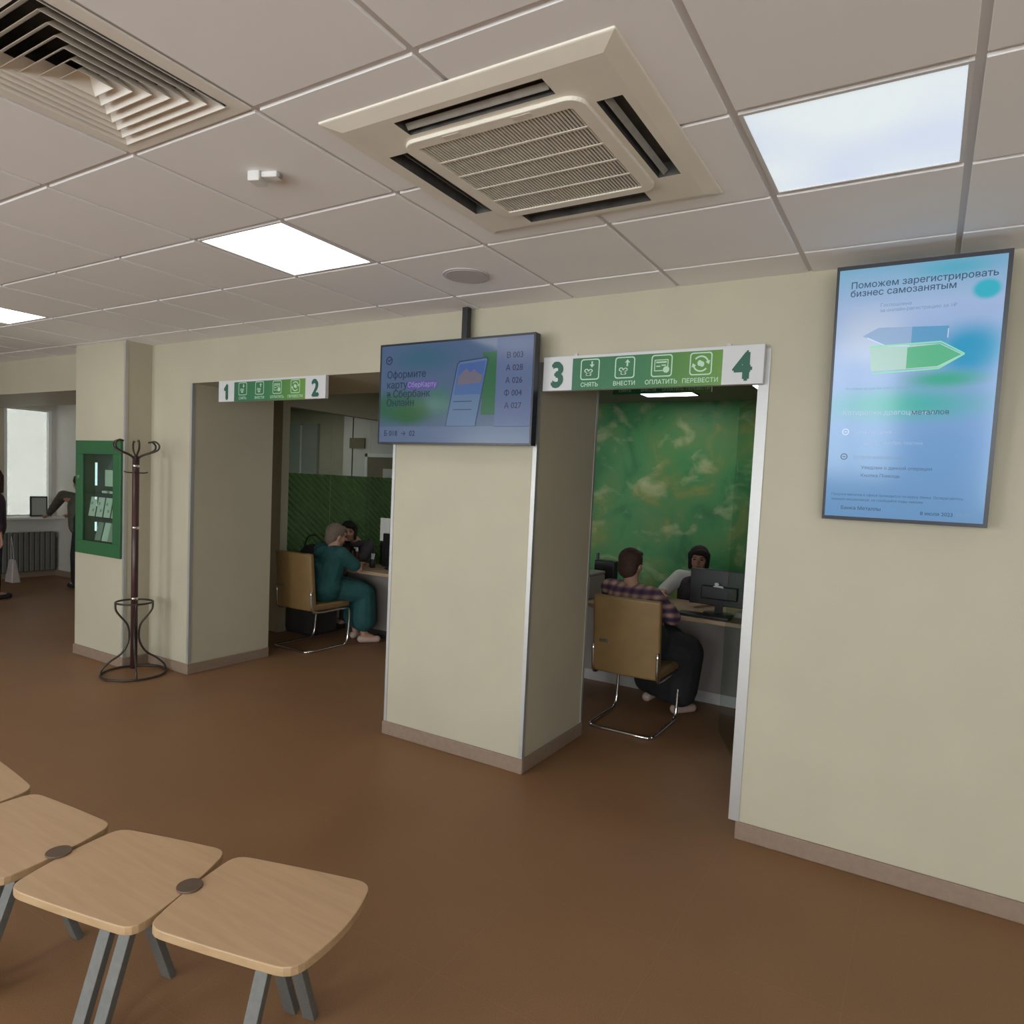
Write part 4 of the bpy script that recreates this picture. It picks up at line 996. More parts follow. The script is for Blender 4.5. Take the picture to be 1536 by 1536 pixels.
def stool(q, label, bl, br, legs_f, legs_r):
    cx = sum(p[0] for p in q) / 4; cy = sum(p[1] for p in q) / 4
    t = thing('bench_stool', label, 'stool', (cx, cy, 0), 0, 'linked wooden stools in the waiting row')
    o = seat_outline([(x - cx, y - cy) for x, y in q], bl, br)
    bm = bmesh.new(); bm_prism(bm, o, SEATZ - 0.026, SEATZ)
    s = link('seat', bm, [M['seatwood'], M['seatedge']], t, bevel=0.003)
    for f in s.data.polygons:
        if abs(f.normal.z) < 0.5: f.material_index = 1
    row = Vector((q[2][0] - q[3][0], q[2][1] - q[3][1], 0)).normalized(); nf = Vector((row.y, -row.x, 0))
    if nf.y > 0: nf = -nf
    for u in legs_f:
        c = row * u
        leg_bar('leg', c + nf * 0.02 + Vector((0, 0, SEATZ - 0.03)), c + nf * 0.175 + Vector((0, 0, 0.0)), 0.042, 0.024, t, row)
    for u in legs_r:
        c = row * u
        leg_bar('leg', c - nf * 0.02 + Vector((0, 0, SEATZ - 0.03)), c - nf * 0.165 + Vector((0, 0, 0.0)), 0.042, 0.024, t, row)
    tp = bmesh.new(); a = row * (max(legs_f + legs_r) + 0.05); b = row * (min(legs_f + legs_r) - 0.05)
    vs = []
    for z in (SEATZ - 0.045, SEATZ - 0.027):
        for p in (a + nf * 0.03, b + nf * 0.03, b - nf * 0.03, a - nf * 0.03): vs.append(tp.verts.new((p.x, p.y, z)))
    for f in ((0, 1, 2, 3), (4, 5, 6, 7), (0, 1, 5, 4), (1, 2, 6, 5), (2, 3, 7, 6), (3, 0, 4, 7)): tp.faces.new([vs[k] for k in f])
    link('seat_bracket', tp, M['steel'], t)
    return t
e = 0.012
stool([(-1.845, 1.400), (-1.385, 1.535), (-1.283, 1.140), (-1.735, 1.035)], 'light wood stool at the right end of the waiting row', 0.016, 0.035, [0.055], [-0.01, 0.06])
stool([(-2.305, 1.280), (-1.895, 1.400), (-1.752, 1.005), (-2.225, 0.908)], 'second light wood stool from the right end, between two brown discs', 0.018, 0.018, [0.01, 0.085], [0.012])
stool([(-2.815, 1.240), (-2.355, 1.280), (-2.285, 0.905), (-2.78, 0.865)], 'third light wood stool from the right end of the waiting row', 0.018, 0.018, [0.02, 0.09], [0.065])
stool([(-3.32, 1.300), (-2.855, 1.255), (-2.835, 0.87), (-3.27, 0.90)], 'light wood stool cut off by the left edge of the photo', 0.018, 0.018, [0.0], [0.0])
def disc(x, y, label):
    t = thing('connector_disc', label, 'connector', (x, y, 0), 0, 'brown discs joining the stools')
    bm = bmesh.new(); n = 32; bm_prism(bm, [(0.037 * math.cos(2 * PI * k / n), 0.037 * math.sin(2 * PI * k / n)) for k in range(n)], SEATZ, SEATZ + 0.007)
    link('cap', bm, M['disc'], t, bevel=0.002)
disc(-1.806, 1.208, 'round brown disc joining the two rightmost stools')
disc(-2.303, 1.083, 'round brown disc joining the second and third stools from the right')
disc(-2.825, 1.065, 'round brown disc joining the third and fourth stools, at the left edge')

# ================================================================== OFFICE: partition, beam, desks
# short return wall and beam over the glass in office one
struct(box('wall_return', -6.55, -5.90, 4.925, 5.02, 0, CZ, M['wall']))
struct(box('trim_7', -6.0, -5.90, 5.02, ROOMY, 2.428, CZ, M['wall']))
gp = thing('glass_partition', 'glass partition with a green striped film band in the left office', 'partition', (-5.95, 5.02, 0))
for k in range(4):
    y0 = 0.0 + k * 0.644; y1 = y0 + 0.640
    p = box('pane', -0.005, 0.005, y0, y1, 0.02, 2.428, M['glass'], gp)
    fb = box('green_film', 0.0055, 0.0065, y0, y1, 0.35, 1.722, M['film'], gp)
    fb.location = (0, 0, 0); fb.data.transform(Matrix.Translation((0.006, (y0 + y1) / 2, 1.036)))
for y in (0.0, 2.57): box('post', -0.012, 0.012, y - 0.006, y + 0.006, 0.0, 2.428, M['alu'], gp)
box('bottom_rail', -0.015, 0.015, 0, 2.57, 0.0, 0.03, M['alu'], gp)
# far side of the glass: grey doors, pale wall with a plate and a white door frame
gd = thing('grey_double_door', 'tall grey double door behind the glass partition', 'door', (-8.6, ROOMY - 0.002, 0))
box('door_leaf', -0.66, -0.02, -0.05, 0, 0.02, 2.52, M['greydoor'], gd); box('door_leaf', 0.02, 0.36, -0.05, 0, 0.02, 2.52, M['greydoor'], gd)
box('stile', -0.015, 0.015, -0.06, 0, 0.0, 2.5, M['white'], gd); box('handle', 0.05, 0.07, -0.09, -0.05, 1.0, 1.15, M['chrome'], gd)
pw = struct(box('wall_pale_pier', -7.42, -6.0, 7.30, ROOMY, 0, 2.62, M['wall_white']))
box('wall_groove', -7.24, -7.225, 7.292, 7.30, 0, 2.6, M['dark'], None)
g = bpy.data.objects['wall_groove']; g.name = 'trim_8'; struct(g)
pl = box('door_plate', -7.27, -6.98, 7.27, 7.288, 2.13, 2.28, M['plate']); tag(pl, 'small brown plate on the pale wall seen through the glass', 'sign')
df = thing('office_door', 'door with white frame seen through the glass left of the pillar', 'door', (-6.5, 7.30, 0))
bm = bmesh.new()
for q in ((-0.46, -0.41, 0, 2.06), (0.41, 0.46, 0, 2.06), (-0.46, 0.46, 2.01, 2.06)): bm_box(bm, q[0], q[1], -0.03, 0, q[2], q[3])
link('door_frame', bm, M['white'], df)
box('door_leaf', -0.41, 0.41, -0.015, 0, 0.0, 2.01, mat('brown_door', (0.16, 0.115, 0.08), 0.5, noise=0.1, nscale=9), df)
box('notice', -0.12, 0.25, -0.018, -0.015, 1.35, 1.85, M['wall_white'], df); box('handle', -0.36, -0.26, -0.05, -0.02, 1.02, 1.04, M['chrome'], df)

def desk(name, label, x0, x1, ytop, yfront, depth, kick):
    t = thing(name, label, 'desk', (x0, ytop, 0))
    L = x1 - x0
    box('desktop', 0, L, 0, depth, 0.715, 0.75, M['deskwood'], t, bevel=0.004)
    box('front_panel', 0.02, L - 0.02, yfront - ytop, yfront - ytop + 0.018, 0.09, 0.715, M['laminate'], t)
    box('kick_plate', 0.02, L - 0.02, yfront - ytop - 0.004, yfront - ytop + 0.02, 0.0, 0.09, kick, t)
    for x in (0.0, L - 0.03): box('side_panel', x, x + 0.03, yfront - ytop + 0.02, depth - 0.02, 0, 0.715, M['laminate'], t)
    return t
desk('service_desk', 'long light wood service desk under the green wall', -3.6, -0.75, 5.15, 5.52, 0.82, M['alu'])
desk('reception_desk', 'service desk in the left office, mostly hidden behind the pillar', -5.44, -3.65, 5.18, 5.45, 0.52, M['dark'])

def monitor(name, label, x, y, z, w_, h_, rz, foot=True):
    t = thing(name, label, 'monitor', (x, y, z), rz)
    box('screen_housing', -w_ / 2, w_ / 2, 0, 0.03, 0.07, 0.07 + h_, M['black'], t, bevel=0.006)
    box('back_cover', -w_ * 0.3, w_ * 0.3, -0.025, 0.0, 0.12, h_ * 0.8, M['black'], t, bevel=0.01)
    box('stand', -0.03, 0.03, -0.01, 0.015, 0.01, 0.2, M['black'], t)
    bm = bmesh.new(); n = 28; bm_prism(bm, [(0.12 * math.cos(2 * PI * k / n), 0.085 * math.sin(2 * PI * k / n)) for k in range(n)], 0, 0.014); link('foot', bm, M['black'], t)
    return t
mo = monitor('office_monitor', 'black monitor seen from behind at window four', -1.355, 5.42, 0.75, 0.480, 0.285, 0.0)
bm = bmesh.new(); disc2d(bm, -0.02, 0.245, 0.012, -0.0262, rx=0.018); poly2d(bm, [(-0.05, 0.222), (0.035, 0.217), (0.03, 0.232), (-0.03, 0.236)], -0.0262); link('emblem', bm, M['paper'], mo)
mo2 = monitor('desk_monitor', 'dark monitor edge beside the pillar in the left office', -4.80, 5.50, 0.75, 0.42, 0.30, math.radians(-12))
kb = box('keyboard', -1.62, -1.22, 5.19, 5.31, 0.751, 0.771, M['black'], bevel=0.004); tag(kb, 'black keyboard at the front edge of the service desk under the monitor', 'keyboard')
ph = thing('card_reader', 'small grey device right of the keyboard behind the monitor foot', 'device', (-1.12, 5.42, 0.75))
box('body', -0.09, 0.07, -0.06, 0.06, 0, 0.05, M['beige_dev'], ph, bevel=0.008); box('keypad', -0.06, 0.03, -0.04, 0.04, 0.05, 0.054, M['greydoor'], ph)
pr = thing('printer', 'grey office printer at the left end of the service desk', 'printer', (-2.62, 5.45, 0.75))
box('body', -0.2, 0.2, -0.16, 0.16, 0, 0.20, M['beige_dev'], pr, bevel=0.015); box('paper_tray', -0.16, 0.16, -0.19, -0.15, 0.06, 0.085, M['black'], pr); box('lid', -0.2, 0.2, -0.16, 0.16, 0.20, 0.225, M['laminate'], pr, bevel=0.008)
st = thing('paper_stack', 'pile of white papers lying on the printer', 'papers', (-2.68, 5.42, 0.975))
for k in range(4):
    o = box('sheet', -0.105, 0.105, -0.13, 0.13, k * 0.016, k * 0.016 + 0.012, M['paper'], st); o.rotation_euler = (0, 0, random.uniform(-0.2, 0.2))
mo3 = thing('desk_lamp_box', 'small black device standing behind the plaid shirt person', 'device', (-2.50, 5.80, 0.75))
box('body', -0.10, 0.10, -0.05, 0.05, 0, 0.30, M['black'], mo3, bevel=0.01); box('antenna', -0.10, -0.08, -0.01, 0.01, 0.30, 0.36, M['black'], mo3)
# items on desk one
def bottle(x, y, label, mt, h=0.2):
    t = thing('bottle', label, 'bottle', (x, y, 0.75))
    bm = bmesh.new(); bm_tube(bm, [(0, 0, 0), (0, 0, h * .6), (0, 0, h * .75), (0, 0, h * .85)], [0.034, 0.034, 0.018, 0.013], 16); link('body', bm, mt, t, smooth=True)
    bm = bmesh.new(); bm_tube(bm, [(0, 0, h * .85), (0, 0, h)], 0.015, 14); bm_box(bm, -0.04, 0.01, -0.008, 0.008, h, h + 0.012); link('pump', bm, M['white'], t)
bottle(-5.24, 5.40, 'dark pump bottle on the reception desk in the left office', M['wooddark'], 0.19)
ps_ = box('paper_notice', -5.10, -4.965, 5.60, 5.608, 1.03, 1.28, M['paper']); tag(ps_, 'white paper notice standing above the monitor beside the pillar', 'paper')
nh = box('notice_stand', -5.07, -5.0, 5.605, 5.66, 0.75, 1.04, M['black']); tag(nh, 'black stand under the white paper notice', 'stand')
pn = thing('pen_holder', 'black pen cup on the reception desk before the seated person', 'pen cup', (-5.05, 5.44, 0.75))
tube('cup', [(0, 0, 0), (0, 0, 0.09)], 0.032, M['black'], pn, 14)
for k in range(3): tube('pen', [(0.01 * k - .01, 0, 0.05), (0.02 * k - .02, 0.01, 0.15)], 0.004, M['paper'], pn, 6)

# ================================================================== CHAIRS
def chair(x, y, rz, label):
    t = thing('visitor_chair', label, 'chair', (x, y, 0), rz, 'tan cantilever visitor chairs')
    # local: faces +y ; back at y=-0.24
    bm = bmesh.new(); n = 10; rows_ = []
    zs = [0.40 + 0.56 * k / 9 for k in range(10)]
    for k, z in enumerate(zs):
        q = k / 9; yb = -0.235 - 0.055 * q
        row = []
        for i in range(n + 1):
            u = -0.25 + 0.5 * i / n; row.append((u, yb - 0.020 * (1 - (u / 0.25) ** 2) * 1.0, z))
        rows_.append(row)
    th = 0.05
    A = [[bm.verts.new(p) for p in r] for r in rows_]; B = [[bm.verts.new((p[0], p[1] + th, p[2])) for p in r] for r in rows_]
    for k in range(9):
        for i in range(n):
            bm.faces.new((A[k][i], A[k][i + 1], A[k + 1][i + 1], A[k + 1][i])); bm.faces.new((B[k][i], B[k + 1][i], B[k + 1][i + 1], B[k][i + 1]))
        bm.faces.new((A[k][0], A[k + 1][0], B[k + 1][0], B[k][0])); bm.faces.new((A[k][n], B[k][n], B[k + 1][n], A[k + 1][n]))
    for i in range(n):
        bm.faces.new((A[0][i], B[0][i], B[0][i + 1], A[0][i + 1])); bm.faces.new((A[9][i], A[9][i + 1], B[9][i + 1], B[9][i]))
    link('backrest', bm, M['tan'], t, smooth=False, bevel=0.018, seg=3)
    box('seat', -0.25, 0.25, -0.22, 0.25, 0.40, 0.465, M['tan'], t, bevel=0.02, seg=3)
    box('maker_plate', -0.19, -0.12, -0.277, -0.268, 0.62, 0.645, M['chrome'], t)
    r = 0.0125
    path = []
    for s in (-1, 1):
        p = [(s * 0.24, -0.26, 0.60), (s * 0.24, -0.24, 0.42), (s * 0.24, -0.15, 0.385), (s * 0.24, 0.18, 0.385), (s * 0.24, 0.25, 0.34), (s * 0.24, 0.24, 0.10), (s * 0.24, 0.20, 0.02), (s * 0.24, 0.10, 0.0135), (s * 0.24, -0.20, 0.0135), (s * 0.23, -0.27, 0.0135)]
        tube('side_frame', spline(p, 5), r, M['chrome'], t, 10)
    tube('base_bar', spline([(-0.23, -0.27, 0.0135), (-0.19, -0.29, 0.0135), (0, -0.29, 0.0135), (0.19, -0.29, 0.0135), (0.23, -0.27, 0.0135)], 5), r, M['chrome'], t, 10)
    return t
chair(-1.735, 4.69, 0.0, 'tan leatherette chair with chrome frame under the person in a plaid shirt')
chair(-5.20, 4.78, 0.0, 'tan leatherette chair with chrome frame under the person in a teal dress')
bag = thing('black_bag', 'black bag with light buckles behind the left office chair', 'bag', (-5.70, 5.21, 0.62))
cu_ = thing('low_cabinet', 'low dark cabinet under the black bag beside the glass partition', 'cabinet', (-5.70, 5.21, 0))
box('body', -0.2, 0.2, -0.18, 0.18, 0.02, 0.60, M['dark'], cu_); box('top', -0.21, 0.21, -0.19, 0.19, 0.60, 0.62, M['blackcloth'], cu_); box('door', -0.19, 0.19, -0.19, -0.18, 0.05, 0.58, M['dark'], cu_); box('plinth', -0.19, 0.19, -0.17, 0.17, 0, 0.02, M['black'], cu_)

# ================================================================== PEOPLE
def V3(*a): return Vector(a)
def remeshed(name, bm, mt, parent, voxel, smooth_it=4):
    o = link(name, bm, mt, parent, smooth=True)
    r = o.modifiers.new('remesh', 'REMESH'); r.mode = 'VOXEL'; r.voxel_size = voxel; r.use_smooth_shade = True
    s = o.modifiers.new('smooth', 'SMOOTH'); s.iterations = smooth_it; s.factor = 0.5
    return o
def hand(bm, wrist, d, up, s=1.0, side=1, curl=0.5):
    d = d.normalized(); up = (up - d * up.dot(d)).normalized(); lat = d.cross(up) * side
    palm = wrist + d * 0.05
    for k in (-1.2, -0.4, 0.4, 1.2):
        bm_capsule(bm, wrist + lat * k * 0.012, wrist + d * 0.085 + lat * k * 0.019, 0.014, 0.0115, 8)
    for k, L_ in ((-1.5, 0.062), (-0.5, 0.075), (0.5, 0.08), (1.5, 0.072)):
        a = wrist + d * 0.088 + lat * k * 0.017
        b = a + (d * math.cos(curl * 0.5) - up * math.sin(curl * 0.5)) * L_ * 0.5
        c = b + (d * math.cos(curl * 1.2) - up * math.sin(curl * 1.2)) * L_ * 0.5
        bm_capsule(bm, a, b, 0.0095, 0.0085, 8); bm_capsule(bm, b, c, 0.0085, 0.0072, 8)
    a = wrist + d * 0.03 + lat * 0.028; b = a + (d * 0.6 + lat * 0.75 - up * 0.2).normalized() * 0.035; c = b + (d * 0.85 + lat * 0.35 - up * 0.3).normalized() * 0.03
    bm_capsule(bm, a, b, 0.012, 0.0105, 8); bm_capsule(bm, b, c, 0.0105, 0.008, 8)
def head_shape(bm, hc, R, s=1.0):
    """R: 3x3 rotation, face looks along local +y"""
    P = lambda x, y, z: hc + R @ Vector((x, y, z)) * s
    bm_ellipsoid(bm, P(0, -0.005, 0.025), (0.075 * s, 0.094 * s, 0.088 * s), R)
    bm_ellipsoid(bm, P(0, 0.022, -0.035), (0.060 * s, 0.070 * s, 0.075 * s), R)
    bm_ellipsoid(bm, P(0, 0.055, -0.085), (0.030 * s, 0.028 * s, 0.022 * s), R)
    bm_capsule(bm, P(0, 0.088, 0.012), P(0, 0.112, -0.026), 0.008 * s, 0.014 * s, 8)      # nose
    bm_ellipsoid(bm, P(0, 0.086, 0.032), (0.05 * s, 0.012 * s, 0.010 * s), R)             # brow
    for sx in (-1, 1):
        bm_ellipsoid(bm, P(sx * 0.038, 0.062, -0.028), (0.022 * s, 0.02 * s, 0.022 * s), R)   # cheek
        bm_ellipsoid(bm, P(sx * 0.078, -0.005, -0.01), (0.010 * s, 0.020 * s, 0.032 * s), R)  # ear
def rotm(yaw, pitch=0.0, roll=0.0):
    return (Matrix.Rotation(yaw, 3, 'Z') @ Matrix.Rotation(pitch, 3, 'X') @ Matrix.Rotation(roll, 3, 'Y'))
def person(label, J, skin_r, cloth, hair, hair_kind='short', yaw=0.0, pitch=0.0, voxel=0.009, s=1.0, loc=None):
    t = thing('person', label, 'person', loc or (J['pelvis'][0], J['pelvis'][1], 0))
    O = Vector(t.location); g = {k: Vector(v) - O for k, v in J.items()}
    R = rotm(yaw, pitch)
    bm = bmesh.new()
    hc = g['head']; head_shape(bm, hc, R, s)
    bm_capsule(bm, g['neck'], hc + R @ Vector((0, -0.01, -0.05)), 0.056, 0.052)
    bm_capsule(bm, g['pelvis'], g['chest'], 0.115, 0.12); bm_capsule(bm, g['chest'], g['neck'], 0.10, 0.055)
    bm_capsule(bm, g['chest'], g['sh_l'], 0.08, 0.05); bm_capsule(bm, g['chest'], g['sh_r'], 0.08, 0.05)
    for q in ('l', 'r'):
        bm_capsule(bm, g['sh_' + q], g['el_' + q], 0.048, 0.038); bm_capsule(bm, g['el_' + q], g['wr_' + q], 0.038, 0.026)
        d = g['wr_' + q] - g['el_' + q]; d = d.normalized() * 0.6 + Vector((0, 0.25, 0)) if 'hd_' + q not in g else g['hd_' + q] - g['wr_' + q]
        hand(bm, g['wr_' + q], d, Vector((0, 0, 1)), 1.0, -1 if q == 'r' else 1)
        hip = g['hip_' + q] if 'hip_' + q in g else g['pelvis'] + Vector((-0.09 if q == 'l' else 0.09, 0, -0.02))
        bm_capsule(bm, hip, g['kn_' + q], 0.082, 0.056); bm_capsule(bm, g['kn_' + q], g['an_' + q], 0.056, 0.036)
        f = g['toe_' + q] - g['an_' + q]
        bm_capsule(bm, g['an_' + q], g['toe_' + q], 0.036, 0.026)
    remeshed('body', bm, M['skin'], t, voxel, 3)
    for fn in cloth: fn(t, g)
    # hair
    bm = bmesh.new(); P = lambda x, y, z: hc + R @ Vector((x, y, z)) * s
    if hair_kind == 'short':
        bm_ellipsoid(bm, P(0, -0.024, 0.040), (0.094 * s, 0.100 * s, 0.092 * s), R)
        bm_ellipsoid(bm, P(0, -0.055, -0.025), (0.084 * s, 0.060 * s, 0.085 * s), R)
        bm_ellipsoid(bm, P(0, 0.04, 0.085), (0.065 * s, 0.05 * s, 0.03 * s), R)
    elif hair_kind == 'bob':
        bm_ellipsoid(bm, P(0, -0.018, 0.045), (0.092 * s, 0.100 * s, 0.090 * s), R)
        bm_ellipsoid(bm, P(0, -0.05, -0.04), (0.09 * s, 0.055 * s, 0.10 * s), R)
        for sx in (-1, 1): bm_capsule(bm, P(sx * 0.080, 0.0, 0.05), P(sx * 0.074, 0.018, -0.075), 0.022 * s, 0.018 * s)
        bm_ellipsoid(bm, P(-0.02, 0.075, 0.072), (0.062 * s, 0.028 * s, 0.030 * s), R)
    elif hair_kind == 'long':
        bm_ellipsoid(bm, P(0, -0.018, 0.045), (0.09 * s, 0.100 * s, 0.088 * s), R)
        bm_capsule(bm, P(0, -0.06, 0.0), P(0, -0.075, -0.22), 0.075 * s, 0.06 * s)
        for sx in (-1, 1): bm_capsule(bm, P(sx * 0.078, -0.01, 0.03), P(sx * 0.075, -0.02, -0.16), 0.025 * s, 0.025 * s)
    remeshed('hair', bm, hair, t, 0.010, 2)
    # eyes and mouth
    for sx in (-1, 1):
        bm = bmesh.new(); bm_ellipsoid(bm, P(sx * 0.032, 0.086, 0.008), (0.012 * s, 0.006 * s, 0.006 * s), R, 10, 6); link('eye', bm, M['eye'], t, smooth=True)
        bm = bmesh.new(); bm_capsule(bm, P(sx * 0.018, 0.096, 0.030), P(sx * 0.045, 0.086, 0.030), 0.0035, 0.0025, 6); link('eyebrow', bm, M['hairdark'], t, smooth=True)
    bm = bmesh.new(); bm_ellipsoid(bm, P(0, 0.092, -0.056), (0.024 * s, 0.007 * s, 0.007 * s), R, 10, 6); link('mouth', bm, M['lip'], t, smooth=True)
    return t
def shoe(t, g, q, mt):
    bm = bmesh.new(); a = g['an_' + q] + Vector((0, 0, -0.035)); b = g['toe_' + q]
    d = (b - a); d.z = 0; d.normalize()
    bm_capsule(bm, Vector((a.x, a.y, 0.042)) - d * 0.03, Vector((b.x, b.y, 0.036)) + d * 0.01, 0.040, 0.036)
    o = remeshed('shoe', bm, mt, t, 0.008, 2); return o
def shoes(mt): return lambda t, g: [shoe(t, g, q, mt) for q in 'lr']
def top(name, mt, sleeve=0.45, r=0.145, bulge=0.0, hem='pelvis', rs=0.06, label=None, sh=0.07):
    def f(t, g):
        bm = bmesh.new()
        for dx in (-0.055, 0.055):
            k = (g['sh_r'] - g['sh_l']).normalized() * dx
            bm_capsule(bm, g[hem] + k, g['chest'] + k * 1.1, r * 0.98, r * 0.92)
            bm_capsule(bm, g['chest'] + k, g['neck'] + k * 0.3 - Vector((0, 0, 0.06)), r * 0.8, 0.06)
        for q in 'lr':
            bm_capsule(bm, g['neck'] - Vector((0, 0, 0.06)), g['sh_' + q], 0.06, sh)
            e_ = g['sh_' + q].lerp(g['el_' + q], min(1, sleeve)); bm_capsule(bm, g['sh_' + q], e_, sh, rs)
            if sleeve > 1: bm_capsule(bm, e_, g['el_' + q].lerp(g['wr_' + q], sleeve - 1), rs, rs * 0.8)
        o = remeshed(name, bm, mt, t, 0.011, 3)
        if label: o['label'] = label
        return o
    return f
def skirt_seated(name, mt, down=0.6, r=0.11, flare=0.10):
    def f(t, g):
        bm = bmesh.new()
        bm_capsule(bm, g['pelvis'] + Vector((-0.05, 0, 0)), g['pelvis'] + Vector((0.05, 0, 0)), 0.175, 0.175); bm_capsule(bm, g['pelvis'], g['pelvis'] + Vector((0, 0, 0.14)), 0.17, 0.155)
        for q in 'lr':
            bm_capsule(bm, g['pelvis'] + (g['kn_' + q] - g['pelvis']) * 0.1, g['kn_' + q], 0.135, r)
            bm_capsule(bm, g['kn_' + q], g['kn_' + q].lerp(g['an_' + q], down), r, flare)
        m0 = (g['kn_l'] + g['kn_r']) / 2; m1 = (g['an_l'] + g['an_r']) / 2
        bm_capsule(bm, g['pelvis'], m0, 0.15, r * 1.15)
        for q in (0.25, 0.5, 0.75):
            a_ = g['kn_l'].lerp(g['kn_r'], q); b_ = g['an_l'].lerp(g['an_r'], q); bm_capsule(bm, a_, a_.lerp(b_, down), r, flare)
        return remeshed(name, bm, mt, t, 0.012, 3)
    return f
def trousers(mt):
    def f(t, g):
        bm = bmesh.new(); bm_capsule(bm, g['pelvis'] - Vector((0, 0, 0.02)), g['pelvis'] + Vector((0, 0, 0.10)), 0.15, 0.14)
        for q in 'lr':
            hip = g['pelvis'] + Vector((-0.08 if q == 'l' else 0.08, 0, -0.03))
            bm_capsule(bm, hip, g['kn_' + q], 0.095, 0.072); bm_capsule(bm, g['kn_' + q], g['kn_' + q].lerp(g['an_' + q], 0.95), 0.072, 0.055)
        return remeshed('trousers', bm, mt, t, 0.011, 3)
    return f

# client in the teal dress, seated at the left desk, seen from behind-right
x, y = -5.16, 4.83
person('seated person in a teal dress with short greying hair, left office', dict(
    pelvis=(x, y, 0.60), chest=(x + 0.03, y + 0.08, 0.88), neck=(x + 0.05, y + 0.12, 1.01), head=(x + 0.02, y + 0.17, 1.10),
    sh_l=(x - 0.13, y + 0.10, 0.955), sh_r=(x + 0.20, y + 0.06, 0.945), el_l=(x - 0.2, y + 0.30, 0.80), el_r=(x + 0.27, y + 0.24, 0.78), wr_l=(x - 0.06, y + 0.46, 0.80), wr_r=(x + 0.10, y + 0.44, 0.80),
    kn_l=(x + 0.08, y + 0.40, 0.53), kn_r=(x + 0.27, y + 0.34, 0.52), an_l=(x + 0.05, y + 0.45, 0.085), an_r=(x + 0.26, y + 0.36, 0.085), toe_l=(x + 0.04, y + 0.56, 0.04), toe_r=(x + 0.34, y + 0.46, 0.04)),
    0, [top('dress_top', M['teal'], 0.75, 0.15, rs=0.068), skirt_seated('dress_skirt', M['teal'], 0.64, 0.105, 0.125), shoes(M['shoepink'])], M['hairgrey'], 'short', math.radians(-20), math.radians(-10))
# clerk behind the left desk, facing the camera, mostly hidden by the client
x, y = -5.68, 5.98
person('clerk with dark hair half hidden behind the head of the teal dress person', dict(
    pelvis=(x, y, 0.56), chest=(x + 0.0, y - 0.08, 0.84), neck=(x + 0.0, y - 0.16, 0.98), head=(x - 0.02, y - 0.25, 1.075),
    sh_l=(x + 0.18, y - 0.13, 0.92), sh_r=(x - 0.12, y - 0.13, 0.92), el_l=(x + 0.24, y - 0.30, 0.80), el_r=(x - 0.08, y - 0.30, 0.80), wr_l=(x + 0.16, y - 0.48, 0.80), wr_r=(x + 0.04, y - 0.46, 0.80),
    kn_l=(x + 0.12, y - 0.40, 0.52), kn_r=(x - 0.08, y - 0.40, 0.52), an_l=(x + 0.12, y - 0.42, 0.085), an_r=(x - 0.08, y - 0.42, 0.085), toe_l=(x + 0.13, y - 0.54, 0.04), toe_r=(x - 0.09, y - 0.54, 0.04), hip_l=(x + 0.09, y, 0.54), hip_r=(x - 0.09, y, 0.54)),
    0, [top('cardigan', M['vest'], 1.7, 0.14), trousers(M['blackcloth']), shoes(M['blackcloth'])], M['hairdark'], 'bob', math.radians(180 + 40))
# client in plaid shirt, seen from behind
x, y = -1.80, 4.79
person('seated person in a purple plaid shirt and black skirt, seen from behind', dict(
    pelvis=(x + 0.04, y, 0.60), chest=(x - 0.06, y + 0.06, 0.86), neck=(x - 0.09, y + 0.09, 1.01), head=(x - 0.11, y + 0.13, 1.135),
    sh_l=(x - 0.27, y + 0.10, 0.945), sh_r=(x + 0.10, y + 0.06, 0.925), el_l=(x - 0.33, y + 0.30, 0.80), el_r=(x + 0.21, y + 0.20, 0.76), wr_l=(x - 0.14, y + 0.50, 0.80), wr_r=(x + 0.10, y + 0.46, 0.80),
    kn_l=(x - 0.02, y + 0.42, 0.53), kn_r=(x + 0.32, y + 0.22, 0.50), an_l=(x - 0.03, y + 0.46, 0.085), an_r=(x + 0.27, y + 0.30, 0.085), toe_l=(x - 0.02, y + 0.60, 0.04), toe_r=(x + 0.34, y + 0.40, 0.04)),
    0, [top('plaid_shirt', M['plaid'], 1.5, 0.155, rs=0.066), skirt_seated('black_skirt', M['blackcloth'], 0.74, 0.14, 0.13), shoes(M['shoepink'])], M['hairbrown'], 'short', math.radians(-12), math.radians(-4))
# clerk at window four facing the camera
x, y = -1.74, 6.22
person('clerk with black bobbed hair, white sleeves and dark vest behind the monitor', dict(
    pelvis=(x, y, 0.58), chest=(x, y - 0.05, 0.85), neck=(x, y - 0.07, 0.99), head=(x + 0.005, y - 0.10, 1.105),
    sh_l=(x + 0.17, y - 0.07, 0.93), sh_r=(x - 0.17, y - 0.07, 0.93), el_l=(x + 0.24, y - 0.25, 0.78), el_r=(x - 0.26, y - 0.24, 0.80), wr_l=(x + 0.18, y - 0.46, 0.80), wr_r=(x - 0.20, y - 0.46, 0.80),
    kn_l=(x + 0.10, y - 0.36, 0.52), kn_r=(x - 0.10, y - 0.36, 0.52), an_l=(x + 0.10, y - 0.40, 0.085), an_r=(x - 0.10, y - 0.40, 0.085), toe_l=(x + 0.11, y - 0.52, 0.04), toe_r=(x - 0.11, y - 0.52, 0.04), hip_l=(x + 0.09, y, 0.56), hip_r=(x - 0.09, y, 0.56)),
    0, [top('blouse', M['whitecloth'], 1.15, 0.128, rs=0.062, label='white blouse with puffed sleeves'), trousers(M['blackcloth']), shoes(M['blackcloth'])], M['hairdark'], 'bob', math.radians(180 + 12))
pc = bpy.data.objects[[o.name for o in bpy.data.objects if o.get('label', '').startswith('clerk with black bob')][0]]
bm = bmesh.new()
